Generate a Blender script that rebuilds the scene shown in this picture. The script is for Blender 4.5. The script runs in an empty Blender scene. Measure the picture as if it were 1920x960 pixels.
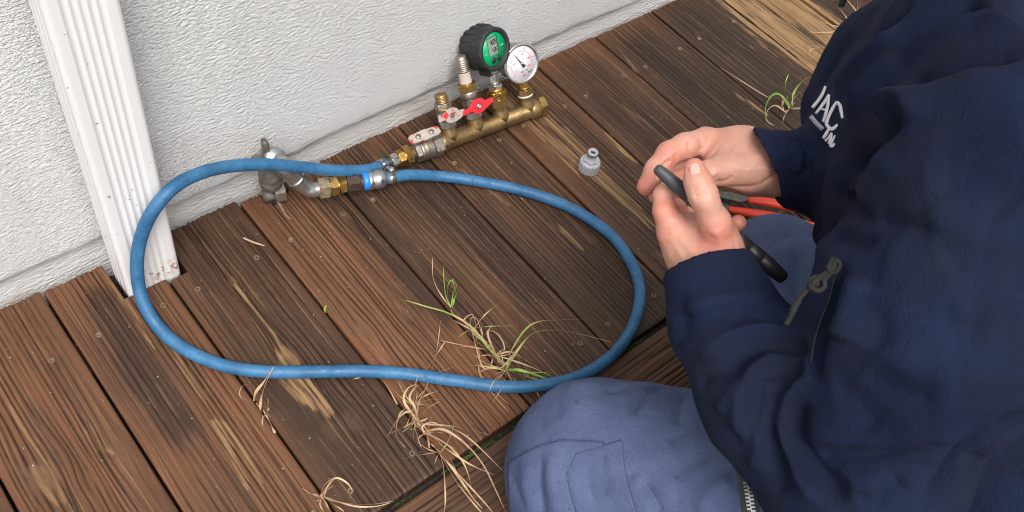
import bpy, bmesh, math, random
import numpy as np
from mathutils import Vector, Matrix
from mathutils.bvhtree import BVHTree
random.seed(7); rng = np.random.default_rng(7)
sc = bpy.context.scene; C = sc.collection

# ---------------------------------------------------------------- camera, world, sun, exposure
R = np.array([[0.76677724, 0.43890719, -0.46841556], [-0.62733575, 0.66700662, -0.40193535], [0.13602397, 0.6020487, 0.78678767]])
CP = np.array([-0.10760883, -0.91694661, 1.1672419]); F = 1828.886
cam = bpy.data.objects.new('camera', bpy.data.cameras.new('camera')); C.objects.link(cam); sc.camera = cam
M = Matrix([list(R[i]) + [CP[i]] for i in range(3)] + [[0, 0, 0, 1]]); cam.matrix_world = M
cam.data.sensor_width = 36; cam.data.lens = F / 1920 * 36; cam.data.clip_start = .02; cam.data.clip_end = 500
SUN_EL, SUN_AZ = 58, 240           # azimuth measured from +x, counterclockwise
w = bpy.data.worlds.new('World'); sc.world = w; w.use_nodes = True
nt = w.node_tree; bg = nt.nodes['Background']; sky = nt.nodes.new('ShaderNodeTexSky'); sky.sky_type = 'NISHITA'; sky.sun_disc = False
sky.sun_elevation = math.radians(SUN_EL); sky.sun_rotation = math.radians(90 - SUN_AZ)
sky.air_density = 1.0; sky.dust_density = 4.0; sky.ozone_density = 1.0
hs = nt.nodes.new('ShaderNodeHueSaturation'); hs.inputs['Saturation'].default_value = .22     # overcast: the cloud takes the blue out
nt.links.new(sky.outputs[0], hs.inputs['Color']); nt.links.new(hs.outputs[0], bg.inputs[0]); bg.inputs[1].default_value = .13
sl = bpy.data.lights.new('sun', 'SUN'); sl.energy = 1.5; sl.angle = math.radians(26); sl.color = (1, .96, .9)
so = bpy.data.objects.new('sun', sl); C.objects.link(so)
sd = Vector((math.cos(math.radians(SUN_EL)) * math.cos(math.radians(SUN_AZ)), math.cos(math.radians(SUN_EL)) * math.sin(math.radians(SUN_AZ)), math.sin(math.radians(SUN_EL))))
so.rotation_euler = sd.to_track_quat('Z', 'Y').to_euler()
sc.view_settings.view_transform = 'Standard'; sc.view_settings.look = 'None'; sc.view_settings.exposure = 0.65; sc.view_settings.gamma = 1
sc.render.engine = 'CYCLES'; sc.cycles.filter_width = 1.1

# ---------------------------------------------------------------- where a point of the photograph stands in the place
def ray(px, py): return R @ np.array([(px - 960) / F, (480 - py) / F, -1.])
def atz(px, py, z=0.): d = ray(px, py); return CP + d * (z - CP[2]) / d[2]
def aty(px, py, y=0.): d = ray(px, py); return CP + d * (y - CP[1]) / d[1]
def atd(px, py, d): return CP + ray(px, py) * d

# ---------------------------------------------------------------- helpers
def unit(v): v = np.asarray(v, float); return v / (np.linalg.norm(v) + 1e-12)
def frame(ax):
    ax = unit(ax); t = np.array([0, 0, 1.]) if abs(ax[2]) < .9 else np.array([1., 0, 0])
    u = unit(np.cross(t, ax)); return u, np.cross(ax, u), ax
def put(name, me, mat=None, parent=None):
    o = bpy.data.objects.new(name, me); C.objects.link(o)
    if mat is not None: me.materials.append(mat)
    if parent is not None: o.parent = parent
    return o
def tag(o, label=None, cat=None, group=None, kind=None):
    for k, v in (('label', label), ('category', cat), ('group', group), ('kind', kind)):
        if v: o[k] = v
    return o
def mesh(name, V, Fc, smooth=True):
    me = bpy.data.meshes.new(name); me.from_pydata([tuple(v) for v in V], [], [tuple(f) for f in Fc]); me.update()
    if smooth: me.polygons.foreach_set('use_smooth', [True] * len(me.polygons))
    return me
def npmesh(name, V, Q, smooth=True):
    me = bpy.data.meshes.new(name); V = np.ascontiguousarray(V, np.float32); Q = np.ascontiguousarray(Q, np.int32); n = len(Q); k = Q.shape[1]
    me.vertices.add(len(V)); me.vertices.foreach_set('co', V.ravel())
    me.loops.add(n * k); me.loops.foreach_set('vertex_index', Q.ravel())
    me.polygons.add(n); me.polygons.foreach_set('loop_start', np.arange(0, n * k, k, dtype=np.int32)); me.polygons.foreach_set('loop_total', np.full(n, k, np.int32))
    me.update(calc_edges=True); me.validate()
    if smooth: me.polygons.foreach_set('use_smooth', np.ones(len(me.polygons), bool))
    return me
class MB:
    """collects shapes into one mesh"""
    def __init__(s): s.V = []; s.F = []; s.S = []
    def add(s, V, Fc, sm=True):
        b = len(s.V); s.V += [tuple(v) for v in V]; s.F += [tuple(i + b for i in f) for f in Fc]; s.S += [sm] * len(Fc); return s
    def lathe(s, c, ax, prof, n=28, sm=None, rot=0):
        """prof: list of (distance along axis, radius); n=6 gives a hex nut"""
        u, v, a = frame(ax); c = np.asarray(c, float); V = []; Fc = []
        if sm is None: sm = n > 10
        for (h, r) in prof:
            for i in range(n):
                t = 2 * math.pi * i / n + rot; V.append(c + a * h + (u * math.cos(t) + v * math.sin(t)) * r)
        m = len(prof)
        for j in range(m - 1):
            for i in range(n): Fc.append((j * n + i, j * n + (i + 1) % n, (j + 1) * n + (i + 1) % n, (j + 1) * n + i))
        if prof[0][1] > 1e-6: Fc.append(tuple(range(n - 1, -1, -1)))
        if prof[-1][1] > 1e-6: Fc.append(tuple((m - 1) * n + i for i in range(n)))
        return s.add(V, Fc, sm)
    def hexnut(s, c, ax, h0, h1, r, rot=0, ch=.0012):
        """hexagonal nut with rounded chamfers, r = half the width across flats"""
        R6 = r / math.cos(math.pi / 6); u, v, a = frame(ax); c = np.asarray(c, float); n = 36; V = []; Fc = []
        prof = [(h0, 0, 1), (h0 + ch * .15, ch, 0), (h0 + ch, 0, 0), (h1 - ch, 0, 0), (h1 - ch * .15, ch, 0), (h1, 0, 1)]
        for (h, inset, circ) in prof:
            for i in range(n):
                t = 2 * math.pi * i / n; seg = (t % (math.pi / 3)) - math.pi / 6; rr = r / math.cos(seg)
                if circ or inset: rr = min(rr, r * 1.02)
                if circ: rr = r * .93
                V.append(c + a * h + (u * math.cos(t + rot) + v * math.sin(t + rot)) * rr)
        m = len(prof)
        for j in range(m - 1):
            for i in range(n): Fc.append((j * n + i, j * n + (i + 1) % n, (j + 1) * n + (i + 1) % n, (j + 1) * n + i))
        Fc.append(tuple(range(n - 1, -1, -1))); Fc.append(tuple((m - 1) * n + i for i in range(n)))
        return s.add(V, Fc, False)
    def box(s, c, ax, hx, hy, hz, sm=False):
        X, Y, Z = [unit(a) for a in ax]; c = np.asarray(c, float); V = [c + X * hx * i + Y * hy * j + Z * hz * k for i in (-1, 1) for j in (-1, 1) for k in (-1, 1)]
        return s.add(V, [(0, 1, 3, 2), (4, 6, 7, 5), (0, 4, 5, 1), (2, 3, 7, 6), (0, 2, 6, 4), (1, 5, 7, 3)], sm)
    def prism(s, pts, n, th, sm=False):
        n = unit(n) * th; a = [np.asarray(p, float) for p in pts]; m = len(a); V = a + [p + n for p in a]
        Fc = [tuple(range(m - 1, -1, -1)), tuple(range(m, 2 * m))] + [(i, (i + 1) % m, (i + 1) % m + m, i + m) for i in range(m)]
        return s.add(V, Fc, sm)
    def tube(s, pts, r, n=12, sub=6, cap=True, flat=None):
        P = smooth_path(pts, sub); m = len(P); rr = np.interp(np.linspace(0, 1, m), np.linspace(0, 1, len(r)), r) if hasattr(r, '__len__') else np.full(m, r)
        T = np.gradient(P, axis=0); T /= np.linalg.norm(T, axis=1)[:, None] + 1e-12; u = frame(T[0])[0]; V = []
        for i in range(m):
            u = unit(u - T[i] * (u @ T[i])); v = np.cross(T[i], u)
            for j in range(n):
                t = 2 * math.pi * j / n; V.append(P[i] + (u * math.cos(t) + v * math.sin(t) * (flat or 1)) * rr[i])
        Fc = [(i * n + j, i * n + (j + 1) % n, (i + 1) * n + (j + 1) % n, (i + 1) * n + j) for i in range(m - 1) for j in range(n)]
        if cap: Fc += [tuple(range(n - 1, -1, -1)), tuple((m - 1) * n + j for j in range(n))]
        return s.add(V, Fc, True)
    def build(s, name, mat, parent=None):
        me = mesh(name, s.V, s.F, False); me.polygons.foreach_set('use_smooth', s.S); bm = bmesh.new(); bm.from_mesh(me)
        bmesh.ops.recalc_face_normals(bm, faces=bm.faces); bm.to_mesh(me); bm.free()
        o = put(name, me, mat, parent); return o
def smooth_path(pts, sub=6):
    P = np.array(pts, float)
    if len(P) < 3: return np.array([P[0] * (1 - t) + P[-1] * t for t in np.linspace(0, 1, sub + 1)])
    Q = np.vstack([2 * P[0] - P[1], P, 2 * P[-1] - P[-2]]); out = []
    for i in range(1, len(Q) - 2):
        for t in np.linspace(0, 1, sub, endpoint=False):
            a, b, c, d = Q[i - 1:i + 3]; out.append(.5 * (2 * b + (c - a) * t + (2 * a - 5 * b + 4 * c - d) * t * t + (3 * b - a - 3 * c + d) * t ** 3))
    out.append(P[-1]); return np.array(out)
def empty(name, loc=(0, 0, 0)):
    o = bpy.data.objects.new(name, None); C.objects.link(o); o.location = loc; return o
def adopt(o, parent):
    """parent o without moving it"""
    o.parent = parent; o.matrix_parent_inverse = Matrix.Translation(Vector(parent.location)).inverted(); return o

# value noise in numpy
_tab = rng.random((64, 64, 64)).astype(np.float32)
def vnoise(p):
    p = np.asarray(p, np.float32); i = np.floor(p).astype(int); f = p - i; f = f * f * (3 - 2 * f); i &= 63; j = (i + 1) & 63
    a = 0
    for dx in (0, 1):
        for dy in (0, 1):
            for dz in (0, 1):
                wgt = (f[..., 0] if dx else 1 - f[..., 0]) * (f[..., 1] if dy else 1 - f[..., 1]) * (f[..., 2] if dz else 1 - f[..., 2])
                a = a + wgt * _tab[(j if dx else i)[..., 0], (j if dy else i)[..., 1], (j if dz else i)[..., 2]]
    return a * 2 - 1

# ---------------------------------------------------------------- materials
class Mat:
    def __init__(s, name, col=(.5, .5, .5), rough=.5, metal=0., spec=.5):
        s.m = bpy.data.materials.new(name); s.m.use_nodes = True; s.t = s.m.node_tree; s.b = s.t.nodes['Principled BSDF']
        s.b.inputs['Base Color'].default_value = (*col, 1); s.b.inputs['Roughness'].default_value = rough; s.b.inputs['Metallic'].default_value = metal
        s.b.inputs['Specular IOR Level'].default_value = spec; s.last = None
    def n(s, typ, **kw):
        nd = s.t.nodes.new(typ)
        for k, v in kw.items():
            if k in nd.inputs.keys(): s.set(nd.inputs[k], v)
            else: setattr(nd, k, v)
        return nd
    def set(s, inp, v):
        if isinstance(v, bpy.types.NodeSocket): s.t.links.new(v, inp)
        else: inp.default_value = v
    def coord(s, kind='Object', scale=(1, 1, 1), rot=(0, 0, 0)):
        c = s.n('ShaderNodeTexCoord'); mp = s.n('ShaderNodeMapping'); s.t.links.new(c.outputs[kind], mp.inputs['Vector']); mp.inputs['Scale'].default_value = scale; mp.inputs['Rotation'].default_value = rot
        return mp.outputs[0]
    def noise(s, scale, vec=None, detail=4, rough=.55, dist=0):
        nd = s.n('ShaderNodeTexNoise', Scale=scale, Detail=detail, Roughness=rough, Distortion=dist); s.t.links.new(vec or s.coord(), nd.inputs['Vector']); return nd.outputs['Fac']
    def ramp(s, fac, stops):
        r = s.n('ShaderNodeValToRGB'); s.t.links.new(fac, r.inputs[0]); e = r.color_ramp.elements
        while len(e) < len(stops): e.new(.5)
        for el, (p, c) in zip(e, stops): el.position = p; el.color = (*c, 1) if hasattr(c, '__len__') else (c, c, c, 1)
        return r.outputs[0]
    def mix(s, fac, a, b, mode='MIX'):
        m = s.n('ShaderNodeMix'); m.data_type = 'RGBA'; m.blend_type = mode
        for i, v in ((0, fac), (6, a), (7, b)):
            if isinstance(v, bpy.types.NodeSocket): s.t.links.new(v, m.inputs[i])
            else: m.inputs[i].default_value = v if i == 0 else ((*v, 1) if hasattr(v, '__len__') else (v, v, v, 1))
        return m.outputs[2]
    def math(s, op, a, b=0., clamp=False):
        m = s.n('ShaderNodeMath'); m.operation = op; m.use_clamp = clamp; s.set(m.inputs[0], a); s.set(m.inputs[1], b); return m.outputs[0]
    def color(s, v): s.t.links.new(v, s.b.inputs['Base Color']); return s
    def rough(s, v): s.t.links.new(v, s.b.inputs['Roughness']); return s
    def bump(s, h, strength=.5, dist=.001):
        b = s.n('ShaderNodeBump', Strength=strength, Distance=dist); s.t.links.new(h, b.inputs['Height'])
        if s.last: s.t.links.new(s.last, b.inputs['Normal'])
        s.last = b.outputs[0]; s.t.links.new(s.last, s.b.inputs['Normal']); return s
def metal(name, c1, c2, rough=.35, dirt=(.1, .08, .06), dirtamt=.3, scale=60, met=.95):
    m = Mat(name, c1, rough, met); n1 = m.noise(scale); n2 = m.noise(scale * 3.5, detail=5)
    c = m.mix(m.ramp(n1, [(.38, 0.), (.62, 1.)]), c1, c2); d = m.ramp(n2, [(.56, 0.), (.72, dirtamt)])
    m.color(m.mix(d, c, dirt)); m.rough(m.ramp(n2, [(.3, rough * .75), (.75, min(1, rough * 1.8))])); m.bump(n2, .25, .0004); return m.m
brass = metal('brass', (.50, .32, .11), (.40, .25, .09), .3, dirtamt=.5)
brass_new = metal('bright_brass', (.66, .40, .11), (.58, .34, .08), .24, dirtamt=.2)
brass_old = metal('cast_brass', (.40, .28, .13), (.30, .20, .09), .42, (.12, .08, .05), .6, 45)
nickel = metal('nickel', (.46, .43, .38), (.36, .31, .25), .36, (.22, .14, .08), .7, 70)
nickel_clean = metal('clean_nickel', (.62, .60, .56), (.50, .48, .44), .28, (.2, .17, .13), .35)
zinc = metal('galvanised', (.52, .53, .53), (.42, .43, .44), .33, (.3, .27, .24), .35, 50)
oldmetal = metal('corroded_metal', (.22, .20, .18), (.13, .115, .10), .6, (.26, .19, .14), .7, 80, .45)
darkhex = metal('oxidised_brass', (.09, .06, .05), (.07, .045, .04), .45, (.16, .12, .1), .4, 90, .6)
steel = metal('stainless_steel', (.62, .61, .59), (.55, .54, .52), .22, (.2, .18, .15), .15)
rust = metal('rust', (.16, .075, .04), (.24, .15, .10), .85, (.38, .34, .3), .6, 120, .1)
screwm = metal('screw_metal', (.22, .155, .11), (.17, .12, .085), .55, (.06, .04, .03), .5, 200, .3)
blackp = Mat('black_plastic', (.018, .018, .02), .45); blackp.bump(blackp.noise(900), .3, .0002)
blackr = Mat('black_rubber', (.022, .022, .024), .62); blackr.color(blackr.mix(blackr.ramp(blackr.noise(120), [(.55, 0.), (.75, .5)]), (.02, .02, .022), (.09, .085, .08))); blackr.bump(blackr.noise(500), .3, .0003)
penm = Mat('grey_black_plastic', (.05, .053, .06), .5); penm.bump(penm.noise(1400), .4, .0002)
redp = Mat('red_coating', (.62, .02, .035), .35); redp.color(redp.mix(redp.ramp(redp.noise(70), [(.6, 0.), (.75, .5)]), (.62, .02, .035), (.4, .03, .03)))
redworn = Mat('worn_red_coating', (.6, .03, .04), .5); _r = redworn.ramp(redworn.noise(75, detail=6, rough=.65), [(.40, 0.), (.44, 1.)])
redworn.color(redworn.mix(_r, (.62, .03, .035), redworn.mix(redworn.noise(200), (.52, .47, .42), (.30, .27, .24)))); redworn.bump(redworn.noise(300), .5, .0006)
redgrip = Mat('orange_red_grip', (.78, .055, .02), .4); redgrip.color(redgrip.mix(redgrip.ramp(redgrip.noise(160, detail=6), [(.60, 0.), (.72, .6)]), (.78, .055, .02), (.25, .05, .03)))
greenp = Mat('green_label', (.0, .42, .14), .4).m
lcdm = Mat('lcd_grey', (.27, .29, .27), .25).m
inkm = Mat('black_ink', (.02, .02, .022), .5).m; inkgrey = Mat('grey_ink', (.45, .55, .48), .5).m
redink = Mat('red_ink', (.65, .06, .05), .5).m; whitem = Mat('white_dial', (.72, .70, .72), .35).m
pinkink = Mat('pale_red_ink', (.70, .30, .30), .5).m
glass = Mat('clear_glass', (1, 1, 1), .03); glass.b.inputs['Transmission Weight'].default_value = 1; glass.b.inputs['IOR'].default_value = 1.02; glass.b.inputs['Specular IOR Level'].default_value = .5
greyp = Mat('grey_plastic', (.40, .40, .43), .5); greyp.color(greyp.mix(greyp.noise(60), (.44, .44, .47), (.36, .36, .39)))
bluep = Mat('blue_plastic', (.02, .22, .72), .35).m
tape = Mat('zip_tape', (.045, .042, .045), .85).m
threadw = Mat('white_thread', (.88, .85, .93), .7); threadw.bump(threadw.noise(900, threadw.coord(scale=(1, 4, 1))), .8, .0008)
cordm = Mat('olive_cord', (.05, .052, .045), .85); cordm.color(cordm.mix(cordm.noise(300), (.004, .0045, .004), (.018, .018, .015))); cordm.bump(cordm.noise(1200), .8, .0006)

hosem = Mat('blue_rubber', (.04, .20, .46), .5)
_n = hosem.noise(28, detail=5); _s = hosem.noise(110, detail=7, rough=.72)
_c = hosem.mix(hosem.ramp(_n, [(.35, 0.), (.65, 1.)]), (.018, .100, .225), (.044, .170, .33))
_c = hosem.mix(hosem.ramp(_s, [(.57, 0.), (.66, .8)]), _c, (.012, .05, .11)); _c = hosem.mix(hosem.ramp(hosem.noise(90, detail=7, rough=.75), [(.60, 0.), (.70, .45)]), _c, (.18, .42, .62))
hosem.color(_c); hosem.rough(hosem.ramp(_s, [(.3, .38), (.7, .65)])); hosem.bump(_s, .35, .0006)

wallm = Mat('white_render', (.72, .72, .71), .9)
_w = wallm.noise(10, detail=3); _p = wallm.noise(2.2, detail=2)
wallm.color(wallm.mix(_w, (.78, .785, .78), (.85, .85, .84)))
_g1 = wallm.noise(250, wallm.coord(scale=(.55, 1, 1.15)), detail=3, rough=.62, dist=.15); _g2 = wallm.noise(620, detail=3)
wallm.bump(_g1, 1., .0088); wallm.bump(_g2, .7, .0018)
plinthm = Mat('plinth_render', (.5, .5, .49), .9)
_pz = plinthm.noise(9, plinthm.coord(scale=(1, 1, 3)), detail=5); _pr = plinthm.noise(22, plinthm.coord(scale=(.6, 1, 3)), detail=6)
plinthm.color(plinthm.mix(plinthm.ramp(_pr, [(.58, 0.), (.70, .6)]), plinthm.mix(_pz, (.66, .65, .64), (.80, .79, .78)), (.52, .38, .29)))
plinthm.bump(plinthm.noise(230, plinthm.coord(scale=(.45, 1, 1.3)), detail=4), 1., .006); plinthm.bump(plinthm.noise(600), .5, .0008)

pipem = Mat('white_aluminium', (.80, .78, .78), .28)
_z = pipem.n('ShaderNodeSeparateXYZ'); pipem.t.links.new(pipem.coord(), _z.inputs[0])
_band = pipem.math('MULTIPLY', pipem.ramp(_z.outputs[2], [(.004, 0.), (.014, 1.)]), pipem.ramp(_z.outputs[2], [(.026, 1.), (.042, 0.)]))
_sp = pipem.noise(85, detail=7, rough=.7); _sp2 = pipem.noise(240, detail=5)
_soil = pipem.math('MULTIPLY', _band, pipem.ramp(pipem.math('ADD', pipem.math('MULTIPLY', _sp, .7), pipem.math('ADD', pipem.math('MULTIPLY', _sp2, .3), pipem.math('MULTIPLY', pipem.math('SUBTRACT', _z.outputs[0], .15), 1.6))), [(.515, 0.), (.54, 1.)]))
_dots = pipem.ramp(pipem.noise(130, detail=2), [(.73, 0.), (.75, .8)])
_pc = pipem.mix(_soil, (.80, .785, .785), (.46, .27, .17)); pipem.color(pipem.mix(_dots, _pc, (.10, .09, .08))); pipem.rough(pipem.math('ADD', pipem.math('MULTIPLY', _soil, .5), .3)); pipem.bump(_soil, .6, .001)

# wood: colour attribute 'wear' holds R bare pale wood plus painted highlights beside the grooves, G wet dark, B reddish tone, A knot ; 'UVMap' runs along (u) and across (v) the board in metres
def wood(name):
    m = Mat(name, (.1, .05, .03), .5); at = m.n('ShaderNodeAttribute', attribute_name='wear_highlight'); sp = m.n('ShaderNodeSeparateColor'); m.t.links.new(at.outputs['Color'], sp.inputs[0])
    gr = m.n('ShaderNodeAttribute', attribute_name='groove').outputs['Fac']; kn = at.outputs['Alpha']
    uv = m.n('ShaderNodeUVMap').outputs[0]
    def uvn(su, sv, **k):
        mp = m.n('ShaderNodeMapping'); m.t.links.new(uv, mp.inputs['Vector']); mp.inputs['Scale'].default_value = (su, sv, 1); return m.noise(1, mp.outputs[0], **k)
    fib = uvn(9, 1100, detail=5, rough=.6); grain = uvn(3, 300, detail=4, dist=.15); blot = uvn(14, 40, detail=4); fine = uvn(500, 1800, detail=3); dirt = uvn(60, 110, detail=6, rough=.7)
    tone = m.mix(sp.outputs[2], (.066, .034, .020), (.195, .084, .042))
    tone = m.mix(m.ramp(grain, [(.3, 0.), (.7, 1.)]), m.mix(1., tone, (.62, .60, .58), 'MULTIPLY'), m.mix(1., tone, (1.22, 1.2, 1.15), 'MULTIPLY'))
    tone = m.mix(m.ramp(blot, [(.45, 0.), (.75, .35)]), tone, (.14, .085, .055))
    dk = m.mix(m.ramp(grain, [(.3, 0.), (.7, 1.)]), (.0135, .0092, .0068), (.040, .0255, .0175))
    dk = m.mix(m.ramp(fib, [(.56, 0.), (.74, .65)]), dk, (.085, .058, .040))
    c = m.mix(m.math('MULTIPLY', sp.outputs[1], .9), tone, dk)
    c = m.mix(m.ramp(fib, [(.54, 0.), (.66, .55)]), c, m.mix(1., c, (2.0, 1.9, 1.75), 'MULTIPLY'))
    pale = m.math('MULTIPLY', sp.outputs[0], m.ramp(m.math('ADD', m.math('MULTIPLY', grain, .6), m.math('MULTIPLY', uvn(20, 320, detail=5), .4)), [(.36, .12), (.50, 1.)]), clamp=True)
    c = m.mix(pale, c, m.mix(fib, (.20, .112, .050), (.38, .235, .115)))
    c = m.mix(m.math('MULTIPLY', m.math('POWER', gr, .65), .95, clamp=True), c, (.010, .0050, .0038))  # groove lines darkened in colour, following the carved depth
    c = m.mix(m.math('MULTIPLY', kn, .8), c, m.mix(fine, (.05, .028, .016), (.16, .085, .045)))
    c = m.mix(m.ramp(fine, [(.68, 0.), (.80, .5)]), c, (.30, .24, .19)); c = m.mix(m.ramp(dirt, [(.66, 0.), (.80, .5)]), c, (.05, .034, .026))
    m.color(c); m.b.inputs['Specular IOR Level'].default_value = .3
    m.rough(m.math('SUBTRACT', m.ramp(fib, [(.3, .42), (.7, .66)]), m.math('MULTIPLY', sp.outputs[1], .04)))
    m.bump(fib, .55, .0009); m.bump(grain, .5, .0012); m.bump(fine, .3, .0004); return m.m
woodm = wood('weathered_deck_wood')
soilm = Mat('soil', (.035, .028, .02), .95); soilm.bump(soilm.noise(60), 1, .01)
lawnm = Mat('lawn', (.06, .09, .03), .95); lawnm.color(lawnm.mix(lawnm.noise(14, detail=6), (.045, .035, .022), (.06, .11, .03))); lawnm.bump(lawnm.noise(80, detail=6), 1, .02)
mossm = Mat('moss', (.10, .17, .03), .9); mossm.color(mossm.mix(mossm.noise(150), (.02, .028, .010), (.10, .135, .035)))
grassm = Mat('grass_blade', (.08, .14, .03), .6); grassm.color(grassm.mix(grassm.noise(9), (.06, .115, .02), (.14, .20, .05)))
strawm = Mat('straw', (.50, .30, .15), .6); strawm.color(strawm.mix(strawm.ramp(strawm.noise(35), [(.35, 0.), (.65, 1.)]), (.36, .20, .11), (.58, .42, .26)))
bladem = Mat('green_blade', (.18, .34, .06), .5); bladem.color(bladem.mix(bladem.ramp(bladem.noise(18), [(.35, 0.), (.65, 1.)]), (.12, .27, .03), (.30, .44, .10)))
mixedm = Mat('yellowing_blade', (.4, .35, .12), .55); mixedm.color(mixedm.mix(mixedm.ramp(mixedm.noise(26), [(.40, 0.), (.60, 1.)]), (.24, .34, .07), (.58, .40, .18)))

def cloth(name, a, b, scale, lint=.35, blot=(.0, .0, .0), blotamt=0, weave=2600, sheen=.3):
    m = Mat(name, a, .9, spec=.15); n1 = m.noise(scale, detail=4); n2 = m.noise(weave, detail=2); n3 = m.noise(350, detail=4)
    c = m.mix(m.ramp(n1, [(.35, 0.), (.65, 1.)]), a, b); c = m.mix(m.ramp(n2, [(.35, 0.), (.70, .35)]), c, m.mix(1., c, (1.8, 1.8, 1.75), 'MULTIPLY'))
    if blotamt: c = m.mix(m.ramp(m.noise(12 if blotamt < .65 else 130, detail=5), [(.45, 0.), (.68, blotamt)] if blotamt < .65 else [(.62, 0.), (.72, blotamt)]), c, blot)
    c = m.mix(m.ramp(m.noise(520, detail=3), [(.35, 0.), (.68, .30)]), c, m.mix(1., c, (1.7, 1.7, 1.65), 'MULTIPLY'))
    c = m.mix(m.ramp(m.noise(230, m.coord(scale=(1, .25, 1)), detail=2), [(.76, 0.), (.80, lint)]), c, (.30, .31, .36))
    m.color(c); m.b.inputs['Sheen Weight'].default_value = sheen; m.b.inputs['Specular IOR Level'].default_value = .08; m.b.inputs['Sheen Roughness'].default_value = .45; m.b.inputs['Sheen Tint'].default_value = (.5, .55, .8, 1)
    m.bump(n2, .6, .0008); m.bump(n3, .8, .0016); m.bump(m.noise(45, detail=4), .5, .004); return m.m
fleecem = cloth('navy_fleece', (.0068, .0096, .0262), (.0102, .0150, .039), 9, .35, (.0125, .0130, .019), .6, 1300, .02)
trouserm = cloth('blue_workwear_cotton', (.062, .080, .155), (.082, .104, .192), 22, .12, (.044, .060, .13), .7, 1800, .02)
bootm = Mat('black_leather', (.03, .028, .027), .6).m
skinm = Mat('skin', (.62, .34, .26), .5)
_sn = skinm.noise(48, detail=6, rough=.65); _fl = skinm.n('ShaderNodeAttribute', attribute_name='flush').outputs['Fac']
skinm.color(skinm.mix(_fl, skinm.mix(skinm.ramp(_sn, [(.38, 0.), (.66, .6)]), (.57, .31, .23), (.53, .225, .17)), (.56, .15, .11)))
skinm.b.inputs['Subsurface Weight'].default_value = .22; skinm.b.inputs['Subsurface Radius'].default_value = (.010, .0035, .0018); skinm.b.inputs['Subsurface Scale'].default_value = 1
skinm.bump(skinm.noise(700, detail=3), .25, .0004); skinm.bump(skinm.noise(160, detail=3), .45, .0014); skinm.bump(skinm.noise(55, skinm.coord(scale=(1, 1, 1.6)), detail=4), .35, .003)
nailm = Mat('fingernail', (.74, .40, .34), .3).m
hairm = Mat('brown_hair', (.06, .04, .025), .7); hairm.bump(hairm.noise(300), 1, .003)

# ================================================================= SETTING
g = MB().box((0, 0, -.56), np.eye(3), 60, 60, .5); g.build('ground', lawnm.m).__setitem__('kind', 'structure')
MB().box((1.05, -.25, -.058), np.eye(3), 1.85, .27, .004).build('soil_bed', soilm.m).__setitem__('kind', 'structure')

# house wall: render coat with a ragged lower edge over a set-back plinth
wall = tag(empty('house_wall', (0, 0, 0)), 'white rough rendered house wall standing behind the wooden deck', 'wall')
def wall_mesh():
    xs = np.arange(-.6, 2.6, .004); rows = 6; V = []; Q = []
    lip = .049 + .0012 * vnoise(np.stack([xs * 160, xs * 0, xs * 0], 1)) + .0010 * vnoise(np.stack([xs * 22, xs * 0 + 5, xs * 0], 1)) - .008 * np.clip((xs - .9) / .3, 0, 1)
    lip = lip - .005 * np.exp(-((xs - .41) / .02) ** 2) + .004 * np.exp(-((xs - .83) / .02) ** 2)
    prof = [(.012, 0.), (-.0045, 0.), (-.0065, .0030), (-.0080, .009), (-.0080, .030)]
    for (y, dz) in prof: V.append(np.stack([xs, np.full_like(xs, y) + .0012 * vnoise(np.stack([xs * 60, xs * 0 + y * 900, xs * 0 + dz * 700], 1)), lip + dz], 1))
    V.append(np.stack([xs, np.full_like(xs, -.008), np.full_like(xs, 2.8)], 1)); n = len(xs); V = np.vstack(V)
    for j in range(rows - 1):
        i = np.arange(n - 1); Q.append(np.stack([j * n + i, j * n + i + 1, (j + 1) * n + i + 1, (j + 1) * n + i], 1))
    return npmesh('render_coat', V, np.vstack(Q)[:, ::1], True)
rc = put('render_coat', wall_mesh(), wallm.m, wall)
b = MB()
for (x0, x1) in ((-8, -.6), (2.596, 8)): b.box(((x0 + x1) / 2, .05, 1.43), np.eye(3), (x1 - x0) / 2, .065, 1.373)
b.box((0, .15, 1.43), np.eye(3), 8, .02, 1.373); b.build('wall_flank', wallm.m, wall)
MB().box((0, .062, .02), np.eye(3), 8, .056, .09).build('plinth', plinthm.m, wall)

# ---------------------------------------------------------------- deck
deck = tag(empty('wooden_deck', (0, 0, 0)), 'weathered brown wooden deck of grooved boards laid against the house wall', 'deck'); deck['kind'] = 'structure'
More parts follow.
